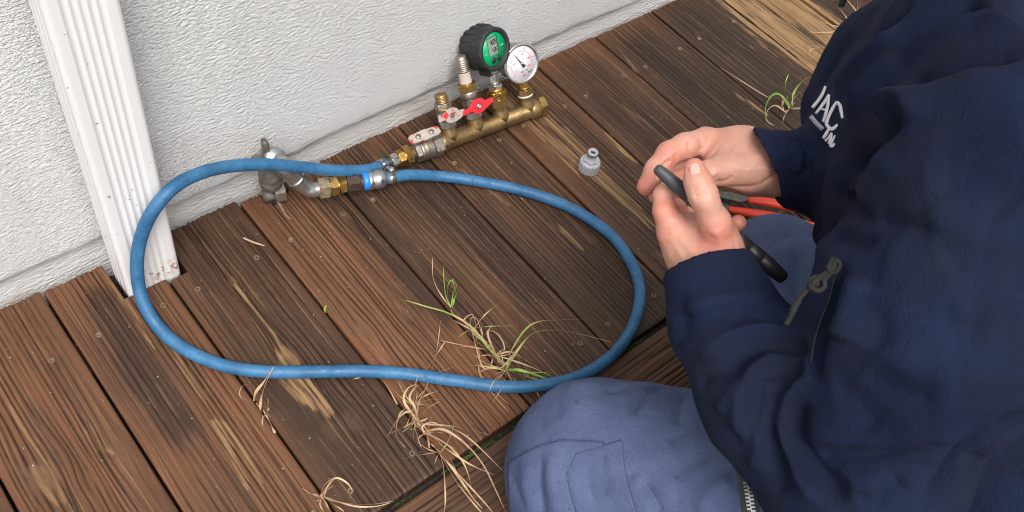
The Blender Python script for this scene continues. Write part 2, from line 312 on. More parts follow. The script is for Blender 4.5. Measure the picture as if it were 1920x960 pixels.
# features found in the photograph, carried onto the deck plane: polyline, half-width (m), strength
def FZ(pts): return np.array([atz(*p)[:2] for p in pts])
pale = [(FZ([(440, 535), (480, 585), (520, 640), (545, 690)]), .0032, .9), (FZ([(528, 655), (560, 712), (590, 745), (615, 775)]), .011, 1.3), (FZ([(512, 690), (560, 745), (600, 770)]), .006, .8),
        (FZ([(930, 170), (1010, 245), (1080, 300), (1180, 385), (1235, 430)]), .013, .8), (FZ([(985, 205), (1060, 250), (1130, 330), (1200, 390)]), .011, .75), (FZ([(1125, 235), (1165, 280), (1195, 305)]), .006, 1.), (FZ([(960, 160), (1050, 228)]), .006, .6),
        (FZ([(1350, -20), (1420, 25), (1540, 110), (1640, 180)]), .040, 1.5), (FZ([(1400, -30), (1500, 30), (1600, 95)]), .040, 1.5), (FZ([(1390, 30), (1450, 65), (1530, 130)]), .014, .9),
        (FZ([(400, 790), (430, 850), (465, 915)]), .006, .9), (FZ([(412, 790), (450, 835), (490, 905)]), .0045, .7), (FZ([(155, 800), (185, 840), (215, 850)]), .003, .6), (FZ([(455, 560), (470, 575), (520, 640)]), .003, .5),
        (FZ([(60, 880), (85, 900), (115, 935)]), .012, .45), (FZ([(1030, 418), (1060, 440), (1090, 468)]), .006, .8), (FZ([(840, 300), (900, 345), (955, 385)]), .0035, .6), (FZ([(1375, 170), (1395, 185), (1440, 215)]), .003, .9), (FZ([(190, 500), (250, 590), (290, 655)]), .0028, .7),
        (FZ([(1160, 90), (1205, 150), (1270, 200)]), .003, .4), (FZ([(1165, 195), (1215, 235), (1265, 275)]), .004, .55), (FZ([(300, 620), (345, 690), (390, 760)]), .003, .5), (FZ([(130, 740), (165, 790), (200, 850)]), .0025, .5), (FZ([(20, 760), (60, 820), (110, 900)]), .003, .5),
        (FZ([(560, 390), (600, 440), (660, 520)]), .003, .35), (FZ([(700, 640), (740, 700), (760, 730)]), .004, .35), (FZ([(1230, 470), (1260, 500)]), .005, .5), (FZ([(1120, 420), (1180, 480), (1230, 520)]), .004, .5)]
knots = [((543, 676), .011, 1.), ((685, 619), .008, .8), ((165, 899), .0065, .9), ((82, 893), .013, .55), ((232, 848), .010, .8), ((660, 795), .010, .9), ((620, 808), .009, .6), ((437, 529), .005, .7), ((1387, 183), .0045, .9), ((1308, 66), .005, .8), ((1320, 63), .004, .7), ((762, 588), .007, .5), ((990, 603), .006, .4), ((965, 610), .005, .3),
         ((1185, 412), .005, .8), ((1400, 238), .004, .6), ((1110, 450), .006, .5), ((650, 403), .005, .6), ((1163, 250), .005, .8), ((1228, 145), .004, .4)]
knots = [(atz(*p)[:2], r, s) for p, r, s in knots]
dark = [(FZ([(190, 560), (260, 690), (330, 800)]), .030, .8), (FZ([(110, 680), (200, 850)]), .018, .45), (FZ([(370, 500), (470, 640), (560, 760), (640, 860)]), .045, .65), (FZ([(650, 370), (730, 470), (810, 560)]), .055, .9), (FZ([(760, 300), (900, 430), (1000, 540)]), .06, .85),
        (FZ([(860, 210), (1000, 340), (1120, 460)]), .05, .75), (FZ([(1000, 170), (1120, 290), (1250, 420)]), .05, .7), (FZ([(1090, 120), (1200, 200), (1350, 330)]), .05, .8), (FZ([(1190, 75), (1300, 160), (1450, 280)]), .07, 1.), (FZ([(1290, 20), (1420, 130), (1540, 220)]), .07, 1.), (FZ([(1330, 0), (1480, 100), (1580, 180)]), .03, .9),
        (FZ([(1560, 10), (1640, 60)]), .06, .9), (FZ([(980, 380), (1100, 480), (1180, 560)]), .05, .7), (FZ([(60, 760), (150, 900)]), .02, .4), (FZ([(620, 780), (700, 860)]), .025, .6), (FZ([(440, 470), (560, 640)]), .035, .6), (FZ([(780, 440), (900, 560)]), .035, .6), (FZ([(250, 680), (330, 800)]), .02, .5), (FZ([(560, 800), (640, 900)]), .02, .35)]
def dist_poly(X, Y, P):
    """distance and position along a polyline"""
    D = np.full(X.shape, 1e9); S = np.zeros(X.shape); L = 0; seg = np.linalg.norm(np.diff(P, axis=0), axis=1); tot = seg.sum()
    for a, b2, l in zip(P[:-1], P[1:], seg):
        d = (b2 - a); t = np.clip(((X - a[0]) * d[0] + (Y - a[1]) * d[1]) / (l * l), 0, 1); dd = np.hypot(X - a[0] - t * d[0], Y - a[1] - t * d[1])
        mk = dd < D; D = np.where(mk, dd, D); S = np.where(mk, (L + t * l) / tot, S); L += l
    return D, S
# per-board tone: base darkness, redness, near-wall lightness
tones = {-3: (.3, .4), -2: (.3, .5), -1: (.22, .62), 0: (.20, .62), 1: (.50, .42), 2: (.10, .85), 3: (.55, .55), 4: (.55, .5), 5: (.45, .5), 6: (.50, .55), 7: (.60, .45), 8: (.75, .35), 9: (.85, .25), 10: (.6, .3), 11: (.8, .3), 12: (.6, .4)}
def make_board(name, x0, x1, yb, yf, seed, tone, flip=False, cut=None, ragged=True):
    """board running along y (or along x when flip) with worn grooves, wandering round the knots"""
    r = np.random.default_rng(seed); W = x1 - x0; Ln = yb - yf; nu = max(30, int(W / .00105)); nv = int(Ln / .0032) if not flip else int(Ln / .006)
    s = np.linspace(0, 1, nu); v = np.linspace(0, 1, nv); U, Vv = np.meshgrid(s, v); X = x0 + U * W; Y = yf + Vv * Ln; wx, wy = (Y, X) if flip else (X, Y)
    # grain coordinate gx (wanders), groove coordinate gs (straight tool marks)
    gx = (X - x0) + .0016 * vnoise(np.stack([Y * 3.5 + seed, X * 4, X * 0 + seed], -1)) + .0005 * vnoise(np.stack([Y * 28 + seed, X * 30, X * 0 + 9], -1))
    gs = (X - x0) + .0006 * vnoise(np.stack([Y * 4 + seed, X * 4, X * 0 + 3], -1)) + .00022 * vnoise(np.stack([Y * 60 + seed, X * 90, X * 0 + 9], -1))
    K = np.zeros_like(X); KF_ = np.ones_like(X)
    for (kp, kr, ks) in knots:
        dx = wx - kp[0]; dy = wy - kp[1]
        if flip: dx, dy = dy, dx
        e = np.exp(-(dx / (kr * 2.4)) ** 2 - (dy / (kr * 5)) ** 2); gx = gx - dx * e * .8; gs = gs - dx * e * .30
        rr = np.hypot(dx, dy * .62) + .0016 * vnoise(np.stack([wx * 260, wy * 260, X * 0], -1)); K = np.maximum(K, np.clip(1.3 - rr / kr, 0, 1) * ks * (.65 + .35 * np.sin(rr / kr * 14))); KF_ = np.minimum(KF_, np.clip(rr / kr - .6, 0.1, 1))
    fade = np.clip(.85 + 1.1 * vnoise(np.stack([gx * 45, Y * 5, X * 0 + seed * 2], -1)), .15, 1.1) * KF_
    h = np.zeros_like(X); gm = np.zeros_like(X); HL = np.zeros_like(X); p = r.uniform(.009, .014); sp0 = r.uniform(.0066, .0082)
    while p < W - .009:
        wdt = r.uniform(.0008, .0013); dep = r.uniform(.45, 1.)
        am = dep * fade * (.85 + .45 * vnoise(np.stack([Y * 7 + seed, X * 0 + p * 900, X * 0], -1)) + .30 * vnoise(np.stack([Y * 70 + seed, X * 0 + p * 700, X * 0], -1))); am = np.clip(am, 0.0, 1)
        e = np.exp(-((gs - p) / wdt) ** 2) * am; gm = np.maximum(gm, e)
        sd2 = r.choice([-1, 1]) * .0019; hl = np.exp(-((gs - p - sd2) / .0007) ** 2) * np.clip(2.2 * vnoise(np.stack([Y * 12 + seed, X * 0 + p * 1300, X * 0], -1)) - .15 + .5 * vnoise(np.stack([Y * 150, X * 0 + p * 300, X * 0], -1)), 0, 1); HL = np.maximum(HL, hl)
        p += sp0 * r.uniform(.75, 1.25)
    for _i in range(5):   # fine drying cracks following the grain
        q0 = r.uniform(.01, W - .01); ya = yf + r.random() * Ln; ln_ = r.uniform(.05, .22); e = np.exp(-((gx - q0) / .00075) ** 2) * np.clip((ln_ - np.abs(Y - ya)) / .03, 0, 1); gm = np.maximum(gm, e * .9)
    h -= gm * .0020; h += HL * .0003
    h += .0004 * vnoise(np.stack([gx * 260, Y * 4, X * 0 + seed], -1)) + .0009 * vnoise(np.stack([gx * 40, Y * 3, X * 0 + seed], -1))
    P = np.zeros_like(X); D = np.full_like(X, tone[0]) + .25 * vnoise(np.stack([X * 22, Y * 6, X * 0 + seed * 3], -1)); jit = vnoise(np.stack([gx * 620, Y * 26, X * 0 + seed], -1)); jit2 = vnoise(np.stack([gx * 330, Y * 9, X * 0 + seed], -1)); jit3 = vnoise(np.stack([gx * 900, Y * 70, X * 0 + seed], -1))
    for (pl, hw, st) in pale:
        d, q = dist_poly(wx, wy, pl); hh = hw * (.35 + 1.0 * np.sin(np.clip(q, 0.02, .98) * math.pi) ** .5); P = np.maximum(P, min(1, st) * np.clip(((.85 - d / np.maximum(hh, 1e-4)) * 1.6 + 1.0 * jit2 + .8 * jit + .35 * jit3 - .15 + (.42 if st > 1.2 else 0)) * 1.8, 0, 1) * (d < hh * 1.9))
    P = np.maximum(P, HL * .55)  # ridge highlights beside the grooves, painted into the pale colour mask
    for (pl, hw, st) in dark:
        d, q = dist_poly(wx, wy, pl); D = np.maximum(D, st * np.clip((1.1 - d / (hw * (1 + .35 * jit2))) * 1.5 + .35 * jit2, 0, 1))
    if not flip: D *= np.clip((-.002 - Y) / .09 + .30 + .35 * jit2, .15, 1)
    h -= P * .0009 * (.5 + .5 * jit); h -= K * .0006
    Bt = np.clip(tone[1] + .35 * vnoise(np.stack([X * 15, Y * 5 + seed, X * 0], -1)), 0, 1); G = np.clip(gm * 1.0, 0, 1) * (1 - .35 * P)
    # ends: slightly ragged, rounded
    if ragged: Y = Y + (.0012 * vnoise(np.stack([X * 350, Y * 0, Y * 0 + seed], -1)) - gm * .0018) * (Vv > .999)
    ed = np.minimum(np.minimum(U, 1 - U) * W, 1); h -= .0022 * np.clip(1 - ed / .003, 0, 1) ** 2
    en = np.minimum(np.minimum(Vv, 1 - Vv) * Ln, 1); h -= .0016 * np.clip(1 - en / .003, 0, 1) ** 2
    if cut is not None:  # notches, list of (x0,x1,y0): squeeze the grid so that the edge is clean
        for (cx0, cx1, cy) in cut: pass
    top = np.stack([X, Y, h], -1).reshape(-1, 3); n = nu * nv; idx = np.arange(n).reshape(nv, nu)
    Q = np.stack([idx[:-1, :-1], idx[:-1, 1:], idx[1:, 1:], idx[1:, :-1]], -1).reshape(-1, 4)
    if cut is not None:
        keep = np.ones(len(Q), bool); cx = X[:-1, :-1].ravel() + W / nu / 2; cyy = (yf + Vv[:-1, :-1] * Ln).ravel()
        for (cx0, cx1, cy) in cut: keep &= ~((cx > cx0) & (cx < cx1) & (cyy > cy))
        Q = Q[keep]
    # skirt along the boundary of what is left
    E = np.concatenate([Q[:, [0, 1]], Q[:, [1, 2]], Q[:, [2, 3]], Q[:, [3, 0]]]); key = {}
    a = E[:, 0].astype(np.int64) * (n + 1) + E[:, 1]; ar = E[:, 1].astype(np.int64) * (n + 1) + E[:, 0]; bd = E[~np.isin(a, ar)]
    uq, inv = np.unique(bd, return_inverse=True); inv = inv.reshape(bd.shape); low = top[uq].copy(); low[:, 2] = -.026
    V = np.vstack([top, top[uq] * 1., low]); o1 = n; o2 = n + len(uq)
    S = np.stack([o1 + inv[:, 1], o1 + inv[:, 0], o2 + inv[:, 0], o2 + inv[:, 1]], 1)
    used = np.zeros(len(V), bool); used[Q.ravel()] = True; used[S.ravel()] = True; remap = np.cumsum(used) - 1; V2 = V[used]; QQ = remap[np.vstack([Q, S])]
    if flip: V2 = V2[:, [1, 0, 2]]; QQ = QQ[:, ::-1]
    me = npmesh(name, V2, QQ, True); sm = np.ones(len(QQ), bool); sm[len(Q):] = False; me.polygons.foreach_set('use_smooth', sm)
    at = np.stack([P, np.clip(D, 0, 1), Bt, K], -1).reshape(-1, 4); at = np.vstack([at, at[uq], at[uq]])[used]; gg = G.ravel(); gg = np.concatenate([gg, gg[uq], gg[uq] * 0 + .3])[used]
    ca = me.color_attributes.new('wear_highlight', 'FLOAT_COLOR', 'POINT'); ca.data.foreach_set('color', at.astype(np.float32).ravel())
    fa = me.attributes.new('groove', 'FLOAT', 'POINT'); fa.data.foreach_set('value', gg.astype(np.float32))
    uvl = me.uv_layers.new(name='UVMap'); li = np.empty(len(me.loops), np.int32); me.loops.foreach_get('vertex_index', li)
    src = V2 if not flip else V2[:, [1, 0, 2]]; gxx = np.concatenate([gx.ravel(), gx.ravel()[uq], gx.ravel()[uq] + .02])[used]
    uvl.data.foreach_set('uv', np.stack([src[li, 1] + seed * 1.37, gxx[li] + seed * .31], 1).astype(np.float32).ravel())
    return me
ends = {-3: -.006, -2: -.006, -1: -.006, 0: -.010, 1: -.006, 2: -.012, 3: -.003, 4: -.004, 5: -.010, 6: -.004, 7: -.006, 8: -.007, 9: -.004, 10: -.006, 11: -.005}
lefts = {0: .0035, 1: .1505, 2: .3025, 3: .4475, 4: .6005, 5: .7525, 6: .8985, 7: 1.0480, 8: 1.1980, 9: 1.3560, 10: 1.505}
bw = .1452; boards = {}
for k in range(-5, 19):
    xa = lefts.get(k, k * .15 + .002) + .001; xb = lefts.get(k + 1, (k + 1) * .15 + .002) - random.uniform(.0022, .0042)
    cut = {0: [(.086, .20, -.0835)], 1: [(.10, .1785, -.0875)], 2: [(.338, .378, -.034)]}.get(k)
    me = make_board('board', xa, xb, ends.get(k, -.006), -.536 + random.uniform(-.002, .002), k + 11, tones.get(k, (.5, .4)), cut=cut)
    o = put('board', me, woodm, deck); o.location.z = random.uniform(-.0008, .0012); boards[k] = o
edge = []
for i, (xa, xb) in enumerate(((-.75, 1.02), (1.023, 2.85))):
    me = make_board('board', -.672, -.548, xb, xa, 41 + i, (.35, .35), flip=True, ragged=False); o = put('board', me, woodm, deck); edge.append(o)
j = MB()
for y in (-.118, -.497): j.box((1.05, y, -.049), np.eye(3), 1.8, .03, .022)
j.build('joist', woodm, deck)
# screws sunk in the boards
smb = MB(); smb.lathe((0, 0, 0), (0, 0, 1), [(-.002, .0040), (.0006, .0042), (.0009, .0036), (.0003, .0022), (-.0006, .0015), (-.0008, 0)], 20); smesh = smb.build('screw', screwm, None)
smb2 = smesh.data; bpy.data.objects.remove(smesh)
for k, bo in boards.items():
    for y0 in (-.118, -.497):
        for fx in (.18, .82):
            x = boards[k].data.vertices[0].co.x + fx * bw
            if (k, y0, fx) in ((0, -.118, .82),): pass
            s = put('screw', smb2, None, bo); s.location = (x + random.uniform(-.004, .004), y0 + random.uniform(-.004, .004), .0002); s.rotation_euler = (random.uniform(-.1, .1), random.uniform(-.1, .1), random.random() * 3)
for x in (.30, .685, 1.1): s = put('screw', smb2, None, edge[0 if x < 1 else 1]); s.location = (x, -.575, .0002)

# ---------------------------------------------------------------- downspout: ribbed rectangular aluminium pipe
def downspout():
    x0, x1, yf, yb = .094, .171, -.0815, -.030; pts = []
    def arc(cx, cy, r, a0, a1, n=5): return [(cx + r * math.cos(a), cy + r * math.sin(a)) for a in np.linspace(a0, a1, n)]
    r = .006; pts += arc(x0 + r, yf + r, r, math.pi, 1.5 * math.pi)
    W = x1 - x0 - 2 * r
    for t in np.linspace(0, 1, 81)[1:-1]:
        x = x0 + r + W * t; q = (t * W - .010) / (W - .020); g_ = 0
        if 0 < q < 1: g_ = .0006 + .0016 * (.5 - .5 * math.cos(q * 5 * 2 * math.pi)) ** .7
        pts.append((x, yf + g_))
    pts += arc(x1 - r, yf + r, r, 1.5 * math.pi, 2 * math.pi)
    for t in np.linspace(0, 1, 30)[1:-1]: y = yf + r + (yb - yf - 2 * r) * t; pts.append((x1 - .0010 * (math.sin(t * 4 * 2 * math.pi) > .2), y))
    pts += arc(x1 - r, yb - r, r, 0, .5 * math.pi) + arc(x0 + r, yb - r, r, .5 * math.pi, math.pi)
    for t in np.linspace(0, 1, 30)[1:-1]: y = yb - r - (yb - yf - 2 * r) * t; pts.append((x0 + .0012 * (math.sin(t * 3 * 2 * math.pi) > .1), y))
    zs = [-.03, 0, .02, .06, .15, .3, .6, 1.0, 1.8, 2.8]; n = len(pts); V = [(x, y, z) for z in zs for (x, y) in pts]
    Fc = [(j * n + i, j * n + (i + 1) % n, (j + 1) * n + (i + 1) % n, (j + 1) * n + i) for j in range(len(zs) - 1) for i in range(n)]
    o = put('downspout', mesh('downspout', V, Fc, True), pipem.m); sm = o.modifiers.new('wall', 'SOLIDIFY'); sm.thickness = .0012; return o
tag(downspout(), 'white ribbed metal downspout with an orange soil splash at its foot, let into the deck', 'downspout')

# ================================================================= MANIFOLD
A0 = atz(828, 268, .021); B0 = atz(1012, 200, .021); ax = unit(B0 - A0); wv = unit([-.008, .47, .88]); nv_ = unit(np.cross(ax, wv)); nv_ = nv_ if nv_[1] < 0 else -nv_
man = tag(empty('test_manifold', tuple((A0 + B0) / 2 * [1, 1, 0])), 'brass test manifold with four upright ports and two gauges leaning on the house wall', 'manifold')
def on(mb, name, mat, parent=man, label=None):
    o = mb.build(name, mat); adopt(o, parent) if parent is man else None
    if parent is not man and parent is not None: o.parent = parent; 
    if label: o['label'] = label
    return o
def T(px, py): # nearest position along the bar axis for a base pixel
    p = atz(px, py, .021); return (p - A0) @ ax
Lb = np.linalg.norm(B0 - A0); rb = .0135
tp = [T(846, 262), T(893, 243), T(940, 224), T(988, 205)]
body = MB(); body.lathe(A0, ax, [(-.004, .0142), (0, .0150), (.006, .0150), (.010, rb), (Lb - .024, rb), (Lb - .020, .0155), (Lb - .006, .0155), (Lb - .004, .0135), (Lb, .0135)], 40)
for t in tp: body.lathe(A0 + ax * t, wv, [(0, .0135), (.010, .0135), (.018, .0122), (.024, .0118), (.027, .0128), (.029, .0128)], 32)
mo = on(body, 'manifold_bar', brass_old)
on(MB().hexnut(B0 - ax * .004, ax, 0, .012, .0155, .3).lathe(B0 - ax * .004, ax, [(-.004, .0130), (0, .0130)], 28), 'end_cap', brass)
# embossed marks on the bar
def text_mesh(s, size, ext=.0003):
    cu = bpy.data.curves.new('lettering', 'FONT'); cu.body = s; cu.size = size; cu.extrude = ext; cu.align_x = 'CENTER'; cu.align_y = 'CENTER'
    o = bpy.data.objects.new('t', cu); C.objects.link(o); bpy.context.view_layer.update(); dg = bpy.context.evaluated_depsgraph_get(); me = bpy.data.meshes.new_from_object(o.evaluated_get(dg)); bpy.data.objects.remove(o); return me
def place_text(name, s, size, c, xd, yd, mat, parent, ext=.0003):
    me = text_mesh(s, size, ext); xd = unit(xd); zd = unit(np.cross(xd, yd)); yd = np.cross(zd, xd); m = Matrix([[xd[i], yd[i], zd[i], c[i]] for i in range(3)] + [[0, 0, 0, 1]]); me.transform(m)
    o = put(name, me, mat); adopt(o, parent) if parent is man else setattr(o, 'parent', parent); return o
vn = unit(CP - A0); vn = unit(vn - ax * (vn @ ax)); up_t = np.cross(vn, ax)
cc = A0 + ax * T(885, 252); place_text('embossing', '35 25', .0085, cc + vn * rb * .985, ax, up_t, brass_old, man, .0006)
def threads(mb, c, a, h0, h1, r, n=5):
    p = [(h0, r * .96)]; st = (h1 - h0) / n
    for i in range(n): p += [(h0 + st * (i + .25), r * 1.0), (h0 + st * (i + .5), r * 1.0), (h0 + st * (i + .75), r * .93), (h0 + st * (i + 1), r * .93)]
    return mb.lathe(c, a, p, 28)
# valve 1 (first upright), worn handle
def small_valve(t, top, open_thread):
    c = A0 + ax * t
    o = MB().hexnut(c, wv, .024, .036, .0128, .2).lathe(c, wv, [(.035, .0105), (.038, .0128), (.050, .0132), (.054, .0120), (.056, .0125), (.058, .0125)], 32); o = on(o, 'valve_body', nickel); return c
c1 = small_valve(tp[0], 0, 0)
b = MB().hexnut(c1, wv, .056, .066, .0125, .4); b = on(b, 'valve_nut', nickel)
b = MB().lathe(c1, wv, [(.054, .0135), (.056, .0142), (.058, .0135)], 32); threads(b, c1, wv, .066, .079, .0102, 5).lathe(c1, wv, [(.078, .0095), (.0792, .0090), (.0792, .0070), (.070, .0068), (.070, 0)], 28); on(b, 'threaded_port', brass_old)
def butterfly(c, h, n, mat, ln, wd, ang, name='valve_handle'):
    """two-winged tap handle lying in the plane across n"""
    n = unit(n); X = unit(ax - n * (ax @ n)); Y = np.cross(n, X); X, Y = X * math.cos(ang) + Y * math.sin(ang), -X * math.sin(ang) + Y * math.cos(ang); ctr = c + wv * h + n * .020; prof = []
    up = [(-ln, .002 + wd * .15), (-ln + .0015, .0045 + wd * .2), (-.016, .0048), (-.011, .0085), (-.006, .0112), (0, .0118), (.006, .0112), (.011, .0085), (.014, .0035), (ln * .9, .0028), (ln, .0008)]
    lo = [(ln * .97, -.0048), (ln * .75, -.0068), (.016, -.0088), (.010, -.0105), (.005, -.0116), (0, -.0118), (-.006, -.0112), (-.011, -.0085), (-.014, -.0035), (-ln, -.0038)]
    pts = [ctr + X * x + Y * y for x, y in up + lo]; bm = MB(); bm.prism(pts[::-1], n, .0032); o = bm.build(name, mat); adopt(o, man); bv = o.modifiers.new('soft', 'BEVEL'); bv.width = .0007; bv.segments = 2; bv.limit_method = 'ANGLE'
    MBs = MB().lathe(c + wv * h, n, [(.008, .0075), (.0195, .0075)], 24); k = MBs.build('stem', nickel, o); 
    k2 = MB().lathe(ctr + n * .003, n, [(0, .0072), (.001, .0072), (.0014, .0058), (.0006, .0052)], 24); k2.build('boss_ring', mat, o)
    k3 = MB().lathe(ctr + n * .0032, n, [(0, .0042), (.0016, .0042), (.0026, .0030), (.0026, .0018), (.0012, .0014)], 20); k3.build('handle_screw', steel if mat is redp.m else rust, o)
    for q in (k, k2, k3): pass
    return o
def kids(o):
    """children of a re-homed part keep their world place"""
    for c in C.objects:
        if c.parent == o: c.matrix_parent_inverse = (o.matrix_parent_inverse).inverted() if o.parent is not None else Matrix()
nf = unit(nv_ * .9 + np.array([.05, 0, .10]))
h1 = butterfly(c1, .046, nf, redworn.m, .025, .02, .02); h1['label'] = 'worn silver and red butterfly handle'
c2 = small_valve(tp[1], 0, 0)
h2 = butterfly(c2, .046, nf, redp.m, .030, .0, .12); h2['label'] = 'bright red butterfly handle'
b = MB().lathe(c2, wv, [(.057, .0125), (.060, .0135), (.068, .0135), (.072, .0118)], 32); on(b, 'valve_collar', nickel)
on(MB().hexnut(c2, wv, .071, .083, .0140, .1).lathe(c2, wv, [(.083, .0118), (.0845, .0110)], 28), 'union_nut', brass)
on(MB().lathe(c2, wv, [(.083, .0105), (.086, .0100), (.100, .0098), (.104, .0105)], 28), 'nipple', Mat('taped_thread', (.52, .44, .38), .7).m)
b = MB().lathe(c2, wv, [(.102, .0100), (.104, .0112), (.106, .0112)], 30); threads(b, c2, wv, .106, .122, .0108, 5).lathe(c2, wv, [(.121, .0100), (.123, .0096), (.128, .0086), (.129, .0075), (.129, 0)], 30); on(b, 'plug_nipple', nickel)
# port 3: adapter + digital gauge
c3 = A0 + ax * tp[2]
on(MB().hexnut(c3, wv, .027, .042, .0128, .15), 'hex_reducer', brass)
on(MB().lathe(c3, wv, [(.041, .0120), (.043, .0128)], 30).hexnut(c3, wv, .042, .054, .0140, .5).lathe(c3, wv, [(.054, .0125), (.058, .0112), (.060, .0095)], 30), 'union_nut', brass_new)
on(MB().hexnut(c3, wv, .059, .066, .0108, .0), 'hex_adapter', nickel_clean)
on(MB().lathe(c3, wv, [(.066, .0075), (.070, .0075)], 24).hexnut(c3, wv, .070, .083, .0078, .3).lathe(c3, wv, [(.083, .0068), (.086, .0068)], 24).hexnut(c3, wv, .086, .093, .0095, .1), 'gauge_stem', nickel_clean)
def basis(n, upv): n = unit(n); u = unit(upv - n * (upv @ n)); return np.cross(u, n), u, n
nd = unit(np.array([.13, -.87, .44]) + .06 * np.array([.5, 0, 0])); dc = c3 + wv * .127
dX, dY, dN = basis(nd, wv)
dgauge = MB().lathe(dc, dN, [(-.030, .0), (-.030, .026), (-.027, .030), (.008, .0300), (.0135, .0300), (.0135, .0)], 48); dgauge = on(dgauge, 'digital_gauge', blackp.m); dgauge['label'] = 'black rubber cased digital pressure gauge with green face'
b = MB().lathe(dc, dN, [(-.0295, .028), (-.030, .0335), (-.026, .0355), (-.004, .0362), (.004, .0345), (.0125, .0352), (.0165, .0352), (.0185, .0335), (.0180, .0290), (.0140, .0272), (.0130, .0268)], 56)
for i in range(18):
    a = 2 * math.pi * i / 18; d = dX * math.cos(a) + dY * math.sin(a); b.box(dc + d * .0352 + dN * -.015, (d, np.cross(dN, d), dN), .0022, .0035, .0125)
bump_ = b.build('rubber_guard', blackr.m, dgauge)
b = MB().box(dc - wv * .0375 + dN * -.006, (dX, wv, dN), .0125, .0065, .0115); b.build('stem_guard', blackr.m, dgauge)
fc = dc + dN * .0137
MB().lathe(fc, dN, [(0, .0268), (.0004, .0268), (.0004, 0)], 48).build('face_label', greenp, dgauge)
sx, sy = -.001, .0055
MB().box(fc + dX * sx + dY * sy + dN * .0006, (dX, dY, dN), .0115, .0150, .0003).build('display_bezel', inkm, dgauge)
MB().box(fc + dX * (sx - .0008) + dY * sy + dN * .0009, (dX, dY, dN), .0102, .0142, .0003).build('display', lcdm, dgauge)
SEG = {'0': 'abcdef', '1': 'bc', '2': 'abged', '3': 'abgcd', '4': 'fgbc', '5': 'afgcd', '6': 'afgedc', '7': 'abc', '8': 'abcdefg', '9': 'abcdfg'}
def digits(s, x0, y0, wd, ht, mb):
    for i, ch in enumerate(s):
        ox = x0 + i * wd * 1.42
        for sg in SEG[ch]:
            cx, cy, hx, hy = {'a': (.5, 1, .42, .07), 'g': (.5, .5, .42, .07), 'd': (.5, 0, .42, .07), 'f': (0, .75, .09, .21), 'b': (1, .75, .09, .21), 'e': (0, .25, .09, .21), 'c': (1, .25, .09, .21)}[sg]
            px_ = ox + cx * wd + cy * .12 * ht * .5; py_ = y0 + cy * ht
            mb.box(fc + dX * px_ + dY * py_ + dN * .0014, (dX, dY, dN), hx * wd * 1.1 + .0001, hy * ht + .0001, .0002)
b = MB(); digits('4025', sx - .0055, sy + .0035, .0026, .0068, b); digits('435', sx - .0028, sy - .0095, .0026, .0062, b); b.build('display_digits', inkm, dgauge)
for x in (-.0062, .0062):
    MB().lathe(fc + dX * (x + .0015) + dY * -.0172 + dN * .0003, dN, [(0, .0050), (.0008, .0050), (.0010, .0043), (.0018, .0036), (.0024, .0020), (.0024, 0)], 24).build('button', blackp.m, dgauge)
place_text('face_print', 'bar', .0042, fc + dX * -.0185 + dY * -.002 + dN * .0006, dX, dY, inkgrey, dgauge, .0001); place_text('face_print', 'digital', .0036, fc + dX * .0192 + dY * .001 + dN * .0006, dX, dY, inkgrey, dgauge, .0001)
place_text('face_print', 'H', .004, fc + dX * 0 + dY * .0235 + dN * .0006, dX, dY, inkgrey, dgauge, .0001)
# port 4: analog gauge
c4 = A0 + ax * tp[3]
on(MB().lathe(c4, wv, [(.028, .0128), (.0305, .0130)], 30), 'thread_seal', Mat('ptfe_tape', (.75, .72, .66), .6).m)
on(MB().hexnut(c4, wv, .030, .041, .0118, .2).lathe(c4, wv, [(.041, .0095), (.044, .0092)], 24), 'hex_reducer', brass)
on(MB().hexnut(c4, wv, .043, .053, .0072, .1).lathe(c4, wv, [(.053, .0062), (.060, .0060)], 20), 'gauge_stem', brass_new)
na = unit(np.array([-.10, -.83, .45])); ac = c4 + wv * .0865; aX, aY, aN = basis(na, wv)
ag = MB().lathe(ac, aN, [(-.024, 0), (-.024, .026), (-.021, .0295), (.003, .0305), (.004, .0335), (.0075, .0340), (.0095, .0325), (.0085, .0292), (.0060, .0288), (.0058, 0)], 56); ag = on(ag, 'dial_gauge', steel); ag['label'] = 'round steel pressure gauge with white dial and red numerals'
af = ac + aN * .0062
MB().lathe(af, aN, [(0, .0287), (.0003, .0287), (.0003, 0)], 48).build('dial', whitem, ag)
def pol(r, deg): a = math.radians(deg); return aX * r * math.cos(a) + aY * r * math.sin(a)
b = MB(); b2 = MB()
for i in range(0, 51):
    dg_ = 225 - 270 * i / 50; big = i % 10 == 0; l = .0028 if big else .0011
    (b if big else b2).box(af + pol(.0255 - l / 2 if big else .0208, dg_) + aN * .0007, (pol(1, dg_), pol(1, dg_ + 90), aN), l if big else .0009, .00022, .0001)
b.build('dial_marks', inkm, ag)
for i in range(40): 
    d0 = 222 - 264 * i / 40; b2.prism([af + pol(.0196, d0) + aN * .0006, af + pol(.0196, d0 - 5) + aN * .0006, af + pol(.0203, d0 - 5) + aN * .0006, af + pol(.0203, d0) + aN * .0006], aN, .0001)
b2.build('red_scale', pinkink, ag)
for s_, dg_ in (('0', 222), ('30', 168), ('60', 113), ('90', 70), ('120', 18), ('150', -32)): place_text('numeral', s_, .0048, af + pol(.0150, dg_) + aN * .0006, aX, aY, redink, ag, .0001)
place_text('unit_mark', 'psi', .0042, af + aX * .0075 + aY * -.0135 + aN * .0006, aX, aY, inkm, ag, .0001); place_text('unit_mark', 'bar', .0048, af + aX * .013 + aY * -.0185 + aN * .0006, aX, aY, inkm, ag, .0001)
place_text('unit_mark', 'kPa', .004, af + aX * -.001 + aY * -.0145 + aN * .0006, aX, aY, inkm, ag, .0001)
